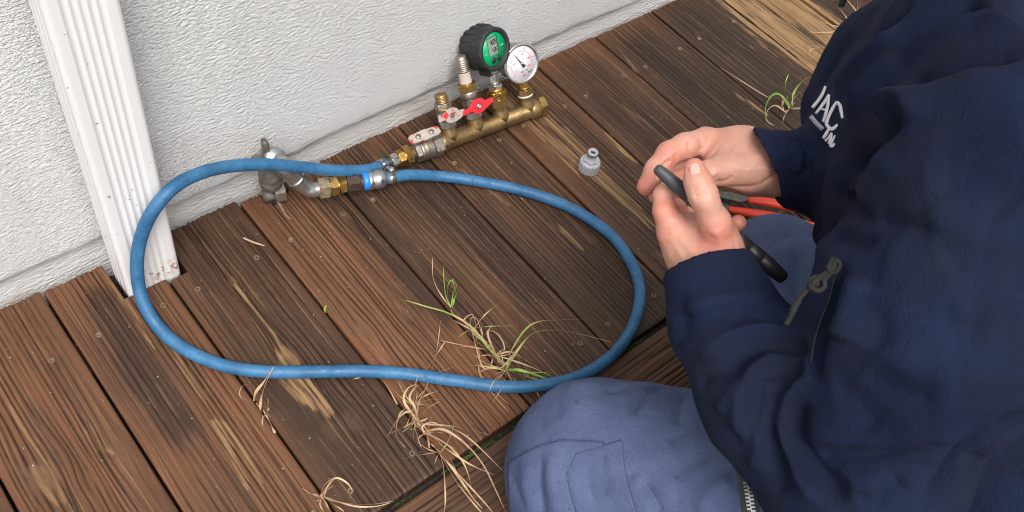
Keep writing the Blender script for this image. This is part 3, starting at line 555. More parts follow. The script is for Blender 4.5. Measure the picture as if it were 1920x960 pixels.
place_text('maker_mark', 'R', .008, af + aX * .0008 + aY * -.0215 + aN * .0006, aX, aY, redink, ag, .0001)
na_ = 121; b = MB().prism([af + pol(.0245, na_) + aN * .0018, af + pol(.0012, na_ + 90) + aN * .0018, af - pol(.0075, na_) + pol(.0032, na_ + 90) + aN * .0018, af - pol(.0085, na_) + aN * .0018, af - pol(.0075, na_) - pol(.0032, na_ + 90) + aN * .0018, af - pol(.0012, na_ + 90) + aN * .0018], aN, .0004); b.build('needle', inkm, ag)
MB().lathe(af, aN, [(0, .0022), (.0030, .0022), (.0034, .0014), (.0034, 0)], 20).build('needle_hub', steel, ag)
# inline ball valve at the left end, and hose union
lx = -ax
va = [(0, .0150)]; vb = MB().hexnut(A0 + lx * .002, lx, 0, .016, .0165, .25).lathe(A0 + lx * .002, lx, [(.015, .0150), (.020, .0172), (.032, .0178), (.036, .0168), (.037, .0172), (.039, .0172), (.041, .0150)], 36)
vbo = on(vb, 'ball_valve', nickel); 
on(MB().lathe(A0 + lx * .002, lx, [(.028, .01795), (.031, .0180)], 36), 'brass_ring', brass_old)
on(MB().hexnut(A0 + lx * .002, lx, .040, .049, .0142, .4).lathe(A0 + lx * .002, lx, [(.049, .0112), (.055, .0108)], 30), 'valve_nut', nickel)
on(MB().hexnut(A0 + lx * .002, lx, .056, .068, .0150, .1).lathe(A0 + lx * .002, lx, [(.052, .0110), (.056, .0120)], 30), 'union_nut', brass)
on(MB().lathe(A0 + lx * .002, lx, [(.067, .0110), (.069, .0110)], 30).hexnut(A0 + lx * .002, lx, .068, .079, .0120, .45), 'hex_adapter', brass_new)
on(MB().hexnut(A0 + lx * .002, lx, .079, .091, .0098, .2).lathe(A0 + lx * .002, lx, [(.091, .0066), (.101, .0064), (.103, .0080), (.106, .0080)], 24), 'hose_tail', nickel_clean)
cm = A0 + lx * .024; place_text('embossing', '32', .0085, cm + vn * .0176, np.cross(vn, ax) * -1, ax, nickel, man, .0005)
# tee handle of the ball valve: a bent flat bar above it
hv = unit(wv * .9 + np.array([0, 0, .3])); hc = A0 + lx * .022
b = MB().lathe(hc, hv, [(.012, .0065), (.022, .0065), (.023, .0045), (.027, .0045)], 20); st_ = on(b, 'valve_stem', nickel)
pts = [(-.0275, -.0052), (-.022, -.0078), (-.008, -.0085), (.0, -.0098), (.008, -.0085), (.022, -.0078), (.0275, -.0052), (.0275, .0052), (.022, .0078), (.008, .0085), (0, .0098), (-.008, .0085), (-.022, .0078), (-.0275, .0052)]
tn = unit(vn * .75 + hv * .65); tx = unit(ax - tn * (ax @ tn)); ty = np.cross(tn, tx)
b = MB().prism([hc + hv * .023 + lx * .006 + tx * x + ty * y for x, y in pts][::-1], tn, .0050); o = b.build('valve_handle', redworn.m); adopt(o, man); o['label'] = 'short tee handle with its red coating mostly worn away'; bv = o.modifiers.new('soft', 'BEVEL'); bv.width = .0012; bv.segments = 2
b = MB()
for x in (-.012, .012): b.lathe(hc + hv * .023 + lx * .006 + tx * x + tn * .0050, tn, [(0, .0048), (.0016, .0042), (.0020, .0)], 18)
b.build('handle_boss', nickel, o)
hose_in = A0 + lx * .105
bpy.context.view_layer.update()
for o in list(C.objects):   # parts of parts: cancel the shift their parent's inverse gives them
    if o.parent is not None and o.parent.parent is man: o.matrix_parent_inverse = o.parent.matrix_world.inverted()

# ================================================================= TAP in the plinth with spout and quick coupling
def at_tap(px, py, y): return aty(px, py, y)
tb = at_tap(507, 330, -.034); tap = tag(empty('garden_tap', (float(tb[0]), -.03, 0)), 'corroded outdoor tap on the plinth with a curved galvanised spout and quick coupling', 'tap')
def tp_(mb, name, mat, label=None):
    o = mb.build(name, mat); adopt(o, tap)
    if label: o['label'] = label
    return o
tx0 = float(tb[0]); Z = lambda z, y=-.034, x=0.: np.array([tx0 + x, y, z])
tp_(MB().lathe(Z(-.02), (0, 0, 1), [(0, .0065), (.050, .0065), (.052, .0125), (.056, .0158), (.062, .0160), (.064, .0172), (.068, .0172), (.071, .0160), (.074, .0172), (.082, .0172), (.086, .0150), (.096, .0140), (.108, .0115), (.112, .0090), (.118, .0085), (.118, 0)], 30), 'tap_body', oldmetal)
tp_(MB().lathe(Z(.075, -.034), (0, 1, .0), [(0, .0130), (.03, .0130), (.033, .020), (.036, .020)], 28), 'wall_branch', oldmetal)
b = MB()
for ang, ln, r in ((2.9, .024, .0050), (.75, .020, .0055)): d = np.array([math.cos(ang), math.sin(ang) * .5, .35]); b.tube([Z(.088), Z(.092) + d * ln * .6, Z(.094) + d * ln], [.007, .0055, r], 12)
b.tube([Z(.094), Z(.108, -.034, -.002), Z(.121, -.033, -.003), Z(.130, -.032, -.004)], [.0075, .0062, .0072, .0060], 14, flat=.75); hd = tp_(b, 'tap_handle', oldmetal)
on_ = MB().lathe(Z(.124, -.0345, -.004), (0, -.9, .4), [(0, .0022), (.0012, .0020), (.0012, 0)], 12); q = tp_(on_, 'handle_rivet', zinc)
# spout: steep down, bend to the right, then hex fittings
S0 = Z(.094, -.040, .008); E1 = atz(600, 353, .034); sd_ = unit(atz(705, 337, .036) - atz(600, 353, .034))
e0 = np.array([atd(545, 322, 1.46), atd(566, 342, 1.462)]) 
sp_pts = [S0, atz(531, 312, .094), atz(552, 332, .066), atz(570, 349, .045), atz(584, 356, .037), atz(600, 354, .0355)]
tp_(MB().tube(sp_pts, [.0125, .0140, .0132, .0120, .0115, .0112], 24, 8), 'spout', zinc)
b = MB().lathe(atz(553, 333, .065), unit(atz(570, 349, .045) - atz(552, 332, .066)), [(0, .0142), (.003, .0150), (.005, .0138)], 28); tp_(b, 'spout_ring', zinc)
b = MB().lathe(Z(.090, -.034, .004), unit(sp_pts[1] - sp_pts[0] + [0, 0, .02]), [(.008, .0145), (.012, .0158), (.018, .0158), (.021, .0145)], 28); tp_(b, 'spout_collar', zinc)
tp_(MB().hexnut(atz(520, 362, .020), (1, -.35, .05), -.004, .012, .0125, .3), 'drain_nut', nickel)
tp_(MB().lathe(atz(520, 362, .018), (1, -.35, .05), [(-.022, .009), (-.004, .009)], 20), 'drain_branch', oldmetal)
P = lambda px, z=.036: atz(px, 353 - (px - 600) * .152, z)
s0 = P(594); sd_ = unit(P(760) - P(594)); Lx = lambda px: float((P(px) - s0) @ sd_)
tp_(MB().hexnut(s0, sd_, Lx(597), Lx(617), .0152, .2), 'union_nut', metal('spotted_brass', (.46, .36, .22), (.52, .47, .38), .4, (.5, .32, .18), .6, 55), 'stained pale brass hex nut next to the spout')
tp_(MB().lathe(s0, sd_, [(Lx(615), .0120), (Lx(620), .0120)], 24).hexnut(s0, sd_, Lx(618), Lx(634), .0132, .35), 'hex_reducer', brass)
tp_(MB().lathe(s0, sd_, [(Lx(632), .0088), (Lx(638), .0088)], 24).hexnut(s0, sd_, Lx(636), Lx(649), .0118, .15), 'hex_nipple', brass_new)
tp_(MB().hexnut(s0, sd_, Lx(650), Lx(675), .0112, .3).lathe(s0, sd_, [(Lx(674), .0112), (Lx(683), .0112)], 28), 'hex_sleeve', darkhex, 'dark oxidised hex sleeve')
tp_(MB().lathe(s0, sd_, [(Lx(680), .0118), (Lx(682), .0135), (Lx(690), .0138), (Lx(692), .0125)], 32), 'blue_ring', bluep)
tp_(MB().lathe(s0, sd_, [(Lx(690), .0125), (Lx(692), .0140), (Lx(696), .0142), (Lx(698), .0130), (Lx(702), .0130), (Lx(704), .0145), (Lx(718), .0142), (Lx(720), .0120), (Lx(724), .0095)], 36), 'quick_coupling', zinc)
hose_out = P(724)

# rusty bent wire hanging from the tap
wp = [atz(514, 333, .050), atz(520, 340, .040), atz(526, 350, .028), atz(524, 362, .018), atz(520, 375, .010), atz(526, 386, .006), atz(535, 402, .004), atz(545, 412, .004)]
tag(MB().tube(wp, [.0022, .0024, .0022, .0026, .0022, .0026, .0022, .0014], 8).build('rusty_wire', rust), 'rusty bent wire hanging down from the tap onto the deck board', 'wire')
tag(MB().lathe(np.array([.3465, -.041, -.05]), (0, 0, 1), [(0, .0042), (.085, .0042), (.086, 0)], 14).build('black_pipe', blackp.m), 'thin black pipe rising through the notched board below the tap', 'pipe')

# ================================================================= HOSE
hp = [(hose_out + sd_ * -.004), P(735, .034), atz(770, 328, .026), atz(830, 331, .012), atz(900, 341, .0095), atz(970, 355, .0095), atz(1040, 377, .0095), atz(1100, 407, .0095), atz(1150, 445, .0095), atz(1185, 495, .0095), atz(1200, 545, .0095), atz(1192, 597, .0095), atz(1167, 645, .0095), atz(1125, 684, .0095),
      atz(1070, 711, .0095), atz(1000, 724, .0095), atz(930, 724, .010), atz(850, 713, .0105), atz(760, 701, .0095), atz(680, 696, .0095), atz(590, 697, .0095), atz(500, 697, .0095), atz(430, 688, .0095), atz(370, 667, .0095), atz(325, 640, .012), atz(290, 604, .022), atz(267, 562, .042), atz(258, 520, .066), atz(258, 475, .104), atz(270, 428, .142), atz(293, 386, .178),
      atz(330, 348, .190), atz(375, 325, .178), atz(430, 312, .150), atz(500, 308, .124), atz(560, 313, .096), atz(620, 319, .068), atz(670, 320, .046), atz(696, 317, .034), hose_in + lx * .006, hose_in + ax * .004]
rr_ = [.0088] * 41
hose = tag(empty('blue_hose', tuple(atz(700, 696, 0))), 'scuffed blue rubber hose looped on the deck from tap to manifold', 'hose')
ho = MB().tube(hp, .0088, 20, 10).build('hose_tube', hosem.m); adopt(ho, hose)
def clamp(c, a, tdir, tilt=0):
    a = unit(a); t_ = unit(tdir - a * (tdir @ a)); o = MB().lathe(c, a, [(-.0058, .0092), (-.0058, .0098), (.0058, .0098), (.0058, .0092)], 32).build('hose_clamp', nickel_clean); adopt(o, hose)
    s_ = np.cross(a, t_); b = MB().box(c + t_ * .0125, (a, t_, s_), .0052, .0030, .0065); b.lathe(c + t_ * .0130 - s_ * .011, s_, [(0, .0032), (.004, .0036), (.018, .0036), (.020, .0030)], 14)
    for i in range(5): b.box(c + unit(t_ * math.cos(.55 + i * .14) + s_ * math.sin(.55 + i * .14)) * .0100, (a, np.cross(a, t_), t_), .0045, .0005, .0004)
    q = b.build('clamp_screw', steel, o); q.matrix_parent_inverse = o.matrix_parent_inverse.inverted(); bpy.context.view_layer.update(); q.matrix_parent_inverse = o.matrix_world.inverted()
clamp(hose_in + lx * .006, ax, vn * .8 + np.cross(ax, vn) * .5)
clamp(P(733, .0345), unit(P(750, .033) - P(720, .036)), -(np.cross(sd_, unit(CP - s0))) * 1. + .3 * unit(CP - s0))

# ---------------------------------------------------------------- grey tap adapter on the deck
cpos = atz(1103, 316, 0) * [1, 1, 0]; b = MB(); n = 60; prof = [(0, .0172, 1), (.001, .0178, 1), (.016, .0176, 1), (.0185, .0165, 0), (.0190, .0150, 0), (.0205, .0130, 0), (.0215, .0112, 0)]
V = []; Fc = []
for (h, r, rib) in prof:
    for i in range(n): a = 2 * math.pi * i / n; r2 = r - (.0009 if rib and i % 4 < 2 else 0); V.append((cpos[0] + r2 * math.cos(a), cpos[1] + r2 * math.sin(a), h))
for jn in range(len(prof) - 1):
    for i in range(n): Fc.append((jn * n + i, jn * n + (i + 1) % n, (jn + 1) * n + (i + 1) % n, (jn + 1) * n + i))
b.add(V, Fc, False); cap = tag(empty('tap_adapter', tuple(cpos)), 'small grey plastic tap adapter standing alone on the deck between gauges and hands', 'adapter')
adopt(b.build('collar', greyp.m), cap)
adopt(MB().hexnut(cpos, (0, 0, 1), .0195, .0250, .0118, .2).lathe(cpos, (0, 0, 1), [(.024, .0105), (.0255, .0085), (.030, .0075), (.031, .0072), (.0318, .0085), (.0335, .0087), (.0345, .0084), (.0355, .0084), (.0365, .0088), (.0390, .0088), (.0405, .0078), (.0405, .0052), (.034, .0050), (.034, 0)], 32), cap) if False else None
adopt(MB().hexnut(cpos, (0, 0, 1), .0195, .0250, .0118, .2).lathe(cpos, (0, 0, 1), [(.024, .0105), (.0255, .0085), (.030, .0075), (.031, .0072), (.0318, .0085), (.0335, .0087), (.0345, .0080), (.0365, .0080), (.0372, .0088), (.0400, .0088), (.0415, .0078), (.0415, .0052), (.035, .0050), (.035, 0)], 32).build('spigot', greyp.m), cap)
adopt(MB().lathe(cpos, (0, 0, 1), [(.0346, .0082), (.0350, .0089), (.0362, .0089), (.0366, .0082)], 32).build('seal_ring', blackr.m), cap)

# ---------------------------------------------------------------- pliers lying behind the far knee
pl = tag(empty('pliers', tuple(atz(1400, 385, 0))), 'red handled water pump pliers lying on the deck behind the hands', 'pliers')
def flat(pts, z, th, name, mat, bev=.0012):
    o = MB().prism([np.array([*atz(x, y, z)[:2], z]) for x, y in pts][::-1], (0, 0, 1), th).build(name, mat); adopt(o, pl); m = o.modifiers.new('soft', 'BEVEL'); m.width = bev; m.segments = 2; return o
steelold = metal('tool_steel', (.20, .19, .16), (.15, .14, .12), .45, (.07, .06, .05), .5, 120)
flat([(1250, 352), (1300, 352), (1345, 360), (1352, 372), (1348, 388), (1300, 378), (1255, 366)], .012, .009, 'jaw', steelold)
flat([(1335, 362), (1405, 366), (1406, 379), (1385, 383), (1350, 374)], .022, .006, 'jaw_arm', steelold)
flat([(1325, 374), (1345, 376), (1372, 386), (1370, 402), (1340, 394), (1322, 388)], .012, .007, 'jaw_arm', steelold)
adopt(MB().tube([atz(1402, 374, .026), atz(1440, 379, .025), atz(1490, 388, .022), atz(1560, 396, .016)], [.0062, .0080, .0085, .0085], 16, flat=.75).build('handle', redgrip.m), pl)
adopt(MB().tube([atz(1366, 392, .017), atz(1400, 398, .016), atz(1450, 406, .014), atz(1540, 430, .012)], [.0058, .0078, .0085, .0085], 16, flat=.75).build('handle', redgrip.m), pl)
adopt(MB().lathe(atz(1340, 368, .014), (0, 0, 1), [(0, .007), (.0125, .007), (.014, .005), (.014, 0)], 20).build('rivet', steelold), pl)

# ================================================================= PLANTS
def blade(mb, pts, w0, lift=None, twist=.8):
    P = smooth_path(pts, 6); m = len(P); T = np.gradient(P, axis=0); V = []; k = random.random() * 6
    for i in range(m):
        t = i / (m - 1); wd = .78 * w0 * (1 - t) ** .55 * (.55 + .45 * min(1, t * 6)) + .0001; side = np.cross(unit(T[i]), [0, 0, 1]); side = unit(side); up = np.cross(side, unit(T[i])); a = twist * math.sin(k + t * 4); s_ = side * math.cos(a) + up * math.sin(a)
        V += [P[i] - s_ * wd, P[i] + np.cross(s_, unit(T[i])) * wd * .35, P[i] + s_ * wd]
    Fc = []
    for i in range(m - 1):
        for q in (0, 1): Fc.append((i * 3 + q, i * 3 + q + 1, i * 3 + 4 + q, i * 3 + 3 + q))
    mb.add(V, Fc, True)
def Z3(pts): # (px,py[,height])
    return [atz(p[0], p[1], p[2] if len(p) > 2 else .004) for p in pts]
def tuft(name, label, base, lists, group=None, extra=0, spread=90, core=None):
    e = tag(empty(name, tuple(atz(*base, 0))), label, 'grass', group)
    for mat, nm, bl in lists:
        for bb in bl:
            mb = MB(); blade(mb, Z3(bb[1:]), bb[0], twist=1.2); adopt(mb.build(nm, mat), e)
    rr2 = random.Random(base[0])
    for i in range(extra):
        cx, cy = core[rr2.randrange(len(core))] if core else base; a = rr2.uniform(0, 6.283); L = spread * rr2.uniform(.25, 1.0); hh = rr2.uniform(.004, .022); cv = rr2.uniform(-.45, .45); pp = [(cx, cy, 0)]
        for t in (.3, .6, 1.): pp.append((cx + math.cos(a + cv * t) * L * t, cy + math.sin(a + cv * t) * L * t, .003 + hh * math.sin(t * 2.6)))
        mb = MB(); blade(mb, Z3(pp), rr2.uniform(.0007, .0016), twist=1.4); adopt(mb.build('dry_blade', strawm.m if rr2.random() < .85 else mixedm.m), e)
    return e
tuft('grass_tuft', 'half green yellowing grass tuft growing from a gap inside the hose loop', (935, 680), [
    (mixedm.m, 'blade', [(.0022, (950, 690, 0), (975, 650, .01), (1000, 625, .03), (1040, 619, .035), (1090, 627, .02), (1148, 642, .006)), (.0020, (948, 690, 0), (960, 655, .02), (985, 618, .03), (1010, 603, .03), (1050, 600, .02), (1106, 598, .008)),
                         (.0026, (945, 685), (915, 650, .012), (880, 610, .02), (840, 587, .02), (800, 575, .012), (757, 562, .006)), (.0030, (945, 688, 0), (925, 660, .015), (900, 645, .02), (870, 620, .012)),
                         (.0018, (940, 692), (900, 686, .008), (860, 686, .01), (815, 700, .004))]),
    (bladem.m, 'blade', [(.0030, (950, 692, 0), (975, 694, .012), (1005, 703, .01), (1030, 712, .004)), (.0026, (950, 692, 0), (980, 704, .01), (1010, 712, .004)), (.0026, (948, 690, 0), (940, 675, .015), (930, 668, .02)), (.0022, (952, 690, 0), (990, 698, .014), (1028, 698, .006)), (.0028, (948, 692, 0), (958, 675, .012), (968, 655, .02))]),
    (strawm.m, 'dry_blade', [(.0016, (948, 695), (925, 690, .004), (905, 688, .008), (890, 640, .02), (882, 600, .03), (895, 600, .03), (905, 635, .015)), (.0022, (938, 680, 0), (925, 655, .025), (915, 625, .03), (922, 610, .02)), (.0022, (936, 680, 0), (918, 640, .03), (914, 620, .035), (935, 628, .03), (946, 655, .02), (930, 668, .008)),
                             (.0018, (925, 668, 0), (960, 660, .012), (1000, 685, .008), (1048, 704, .004)), (.0018, (920, 665), (950, 672, .012), (1000, 690, .008), (1038, 708, .004)), (.0017, (910, 655), (870, 648, .01), (825, 638, .004)), (.0015, (898, 630), (880, 610, .02), (870, 600, .03), (885, 590, .03), (893, 610, .02)),
                             (.0014, (905, 640), (888, 625, .01), (858, 590, .015), (845, 570, .006)), (.0013, (1000, 720, 0), (1005, 730, .006), (1012, 748, .004)), (.0016, (920, 690), (900, 700, .01), (925, 730, .004), (955, 760, .003)), (.0014, (896, 678, .004), (905, 715, .006), (955, 775, .003)), (.0020, (930, 672, 0), (900, 630, .02), (850, 600, .015)), (.0016, (940, 690), (970, 668, .02), (1020, 700, .006))])], extra=26, spread=75, core=[(945, 690), (925, 668), (905, 640), (950, 695), (890, 615)])
tuft('dry_grass_tuft', 'large tuft of dry straw grass in a gap below the bottom of the hose loop', (790, 790), [
    (strawm.m, 'dry_blade', [(.0026, (790, 800), (772, 775, .01), (757, 750, .02), (765, 728, .03), (782, 720, .02)), (.0026, (786, 800), (778, 765, .02), (768, 745, .03), (778, 727, .03), (784, 722, .02)), (.0020, (784, 785), (760, 760, .01), (757, 735, .02), (775, 722, .015)), (.0016, (783, 775), (785, 755, .02), (800, 725, .01), (803, 705, .008)), (.0016, (790, 790), (765, 772), (743, 790), (740, 805)),
                             (.0018, (760, 765, 0), (748, 780, .006), (743, 815, .006), (760, 840, .004)), (.0018, (775, 780, 0), (780, 810, .008), (790, 840, .004)), (.0024, (795, 810), (830, 805, .02), (870, 830, .03), (905, 870, .03), (930, 920, .02), (948, 960, .01)), (.0022, (795, 808), (835, 800, .015), (870, 815, .02), (900, 840, .02), (945, 885, .006)),
                             (.0024, (800, 820), (835, 840, .01), (880, 870, .01), (925, 890, .006)), (.0022, (825, 850, 0), (832, 880, .01), (835, 930, .008), (833, 965, .006)), (.0026, (825, 850, 0), (850, 880, .01), (880, 925, .01), (905, 955, .006)), (.0026, (822, 845, 0), (850, 895, .008), (885, 940, .008), (915, 975, .006)),
                             (.0020, (830, 855, 0), (870, 900, .01), (915, 950, .008), (940, 985, .004)), (.0018, (838, 850), (865, 900, .012), (885, 930, .008), (889, 925, .008)), (.0020, (800, 812), (840, 835, .012), (870, 870, .012), (885, 915, .006)), (.0016, (790, 795), (840, 798, .01), (880, 806, .006), (922, 816, .004)), (.0014, (785, 792), (800, 785, .008), (808, 781, .006)),
                             (.0020, (797, 815), (792, 800, .01), (810, 792, .02), (830, 800, .015)), (.0018, (805, 840), (800, 815, .01), (780, 798, .01)), (.0018, (745, 758), (720, 715, .004), (700, 707, .006), (680, 707, .006), (662, 711, .004)), (.0010, (835, 640), (815, 670, .004), (795, 700, .004)), (.0008, (826, 600), (820, 650, .004), (808, 700, .004))])], extra=30, spread=80, core=[(785, 785), (775, 760), (800, 812), (825, 848)])
tuft('dry_grass_tuft', 'small curled dry grass tuft with a broad folded blade below the left of the hose', (500, 775), [
    (strawm.m, 'dry_blade', [(.0030, (516, 812), (505, 790, .006), (493, 768, .008)), (.0034, (476, 752), (480, 735, .012), (495, 715, .016), (512, 688, .024)), (.0028, (488, 768, .006), (490, 745, .018), (500, 715, .024), (513, 686, .026)), (.0010, (483, 762), (465, 752, .006), (450, 742, .008), (453, 725, .01), (468, 722, .01), (470, 735, .006)), (.0014, (480, 755), (487, 765), (492, 775)), (.0010, (492, 778), (492, 795), (496, 808))])], extra=4, spread=30)
tuft('dry_grass_tuft', 'looped dry grass tuft beside a screw at the bottom edge of the photo', (605, 935), [
    (strawm.m, 'dry_blade', [(.0020, (600, 930), (610, 908, .01), (630, 896, .016), (650, 905, .014), (660, 920, .01), (655, 935, .004)), (.0020, (602, 930, 0), (640, 942, .006), (690, 946, .006), (738, 940, .004)), (.0020, (604, 932), (612, 945, .006), (622, 965, .004)), (.0018, (602, 930), (660, 948, .008), (700, 950, .006), (732, 943, .004)), (.0018, (606, 928), (600, 945), (610, 965)), (.0012, (612, 938), (640, 955), (648, 965)), (.0022, (600, 932), (606, 925, .008), (622, 902, .012), (634, 897, .012))])], extra=7, spread=45)
tuft('green_grass_tuft', 'thin green grass sprout with one dry stalk in a gap inside the hose loop', (848, 575), [
    (bladem.m, 'blade', [(.0014, (846, 576, 0), (840, 560, .012), (840, 535, .03), (847, 526, .034), (853, 540, .03), (855, 555, .02)), (.0014, (846, 576), (836, 555, .01), (832, 520, .03), (832, 498, .04)), (.0018, (848, 577), (852, 560, .012), (857, 550, .014)), (.0013, (846, 574), (850, 550, .02), (856, 535, .03), (850, 527, .03))]),
    (strawm.m, 'dry_blade', [(.0012, (846, 578), (825, 550, .006), (812, 520, .02), (811, 482, .034)), (.0012, (846, 580), (850, 590), (862, 592))])])
tuft('green_grass_tuft', 'bright green arching grass sprout in front of the jacket by the logo', (1480, 205), [
    (bladem.m, 'blade', [(.0030, (1484, 205, 0), (1488, 175, .03), (1505, 152, .05), (1525, 144, .05), (1533, 149, .045)), (.0028, (1482, 205, 0), (1473, 180, .02), (1473, 155, .04), (1479, 138, .05)), (.0024, (1480, 205, 0), (1468, 182, .02), (1452, 176, .03), (1437, 195, .025), (1436, 220, .01), (1445, 235, .004)), (.0016, (1484, 204), (1486, 190, .01), (1487, 172, .02)), (.0020, (1480, 204), (1474, 188, .014))]),
    (strawm.m, 'dry_blade', [(.0022, (1475, 212), (1455, 190), (1432, 178), (1400, 158, .006), (1350, 126, .006)), (.0034, (1466, 200), (1468, 186, .012), (1458, 182, .014), (1450, 186, .01)), (.0018, (1475, 212), (1455, 198, .012), (1440, 206, .012), (1437, 225, .008), (1452, 236, .004)), (.0016, (1470, 208), (1462, 182, .02), (1440, 180, .014))])], extra=8, spread=45)
tuft('dry_grass_tuft', 'sparse dry grass stalks lying over the palest board near the collar', (1600, 52), [
    (strawm.m, 'dry_blade', [(.0024, (1650, 75), (1600, 85, .01), (1530, 86, .016), (1490, 86, .016), (1466, 96, .006)), (.0022, (1640, 42), (1600, 50, .008), (1560, 60, .01), (1512, 60, .006)), (.0024, (1599, 54), (1585, 30, .006), (1556, -5, .008)), (.0022, (1620, 45), (1605, 20, .01), (1584, -5, .012)), (.0018, (1590, 88), (1530, 90, .01), (1518, 100, .006), (1535, 115, .004)), (.0012, (1600, 50), (1590, 44), (1575, 46))])], extra=8, spread=80)
mb = MB(); mb.tube(Z3([(610, 585, 0), (609, 580, .008), (611, 573, .014)]), [.0016, .0018, .0012], 8); tag(mb.build('plant_shoot', bladem.m), 'tiny green shoot standing in a board gap above the middle of the hose', 'shoot')
mb = MB(); mb.tube(Z3([(456, 446, .003), (475, 454, .005), (496, 461, .003)]), [.0012, .0016, .0010], 7); tag(mb.build('twig', strawm.m), 'short pale twig lying on the board left of the tap', 'twig')
# moss and fine weeds in the gap in front of the boards, grass beyond the edge board
def leaf_field(name, n, fn, size, mat):
    V = []; Fc = []
    for i in range(n):
        c, hgt = fn(); a = random.random() * 6.283; s_ = size * random.uniform(.5, 1.3); d = np.array([math.cos(a), math.sin(a), random.uniform(-.2, .9)]) * s_; e = np.array([-math.sin(a), math.cos(a), random.uniform(-.4, .4)]) * s_ * hgt
        b0 = len(V); V += [c - d * .3, c + d * .4 + e, c + d * 1.2, c + d * .4 - e]; Fc.append((b0, b0 + 1, b0 + 2, b0 + 3))
    return put(name, mesh(name, V, Fc, False), mat)
def moss_pt():
    x = random.uniform(.10, 1.0); k = .5 + .5 * math.sin(x * 23) + .4 * math.sin(x * 61)
    if x > .42: k *= .6
    return np.array([x, -.542 + random.gauss(0, .0028), -.022 + .012 * max(k, 0) * random.random()]), .6
tag(leaf_field('moss', 4200, moss_pt, .0024, mossm.m), kind='stuff'); MB().box((.5, -.5415, -.034), np.eye(3), .7, .0065, .016).build('gap_soil', soilm.m).__setitem__('kind', 'stuff')
def lawn_pt(): return np.array([random.uniform(-1.0, 3.0), -.70 - abs(random.gauss(0, .45)), -.055 + .02 * random.random()]), .12
tag(leaf_field('grass', 60000, lawn_pt, .019, grassm.m), kind='stuff')
def crumb():
    p = atz(random.uniform(0, 1500), random.uniform(60, 940), 0)
    if p[1] > -.02 or p[1] < -.53: p = np.array([random.uniform(0, 1.4), random.uniform(-.5, -.03), 0])
    return np.array([p[0], p[1], .0012]), .5
crm = Mat('crumbs', (.5, .42, .33), .8); tag(leaf_field('debris', 260, crumb, .0013, crm.m), kind='stuff')

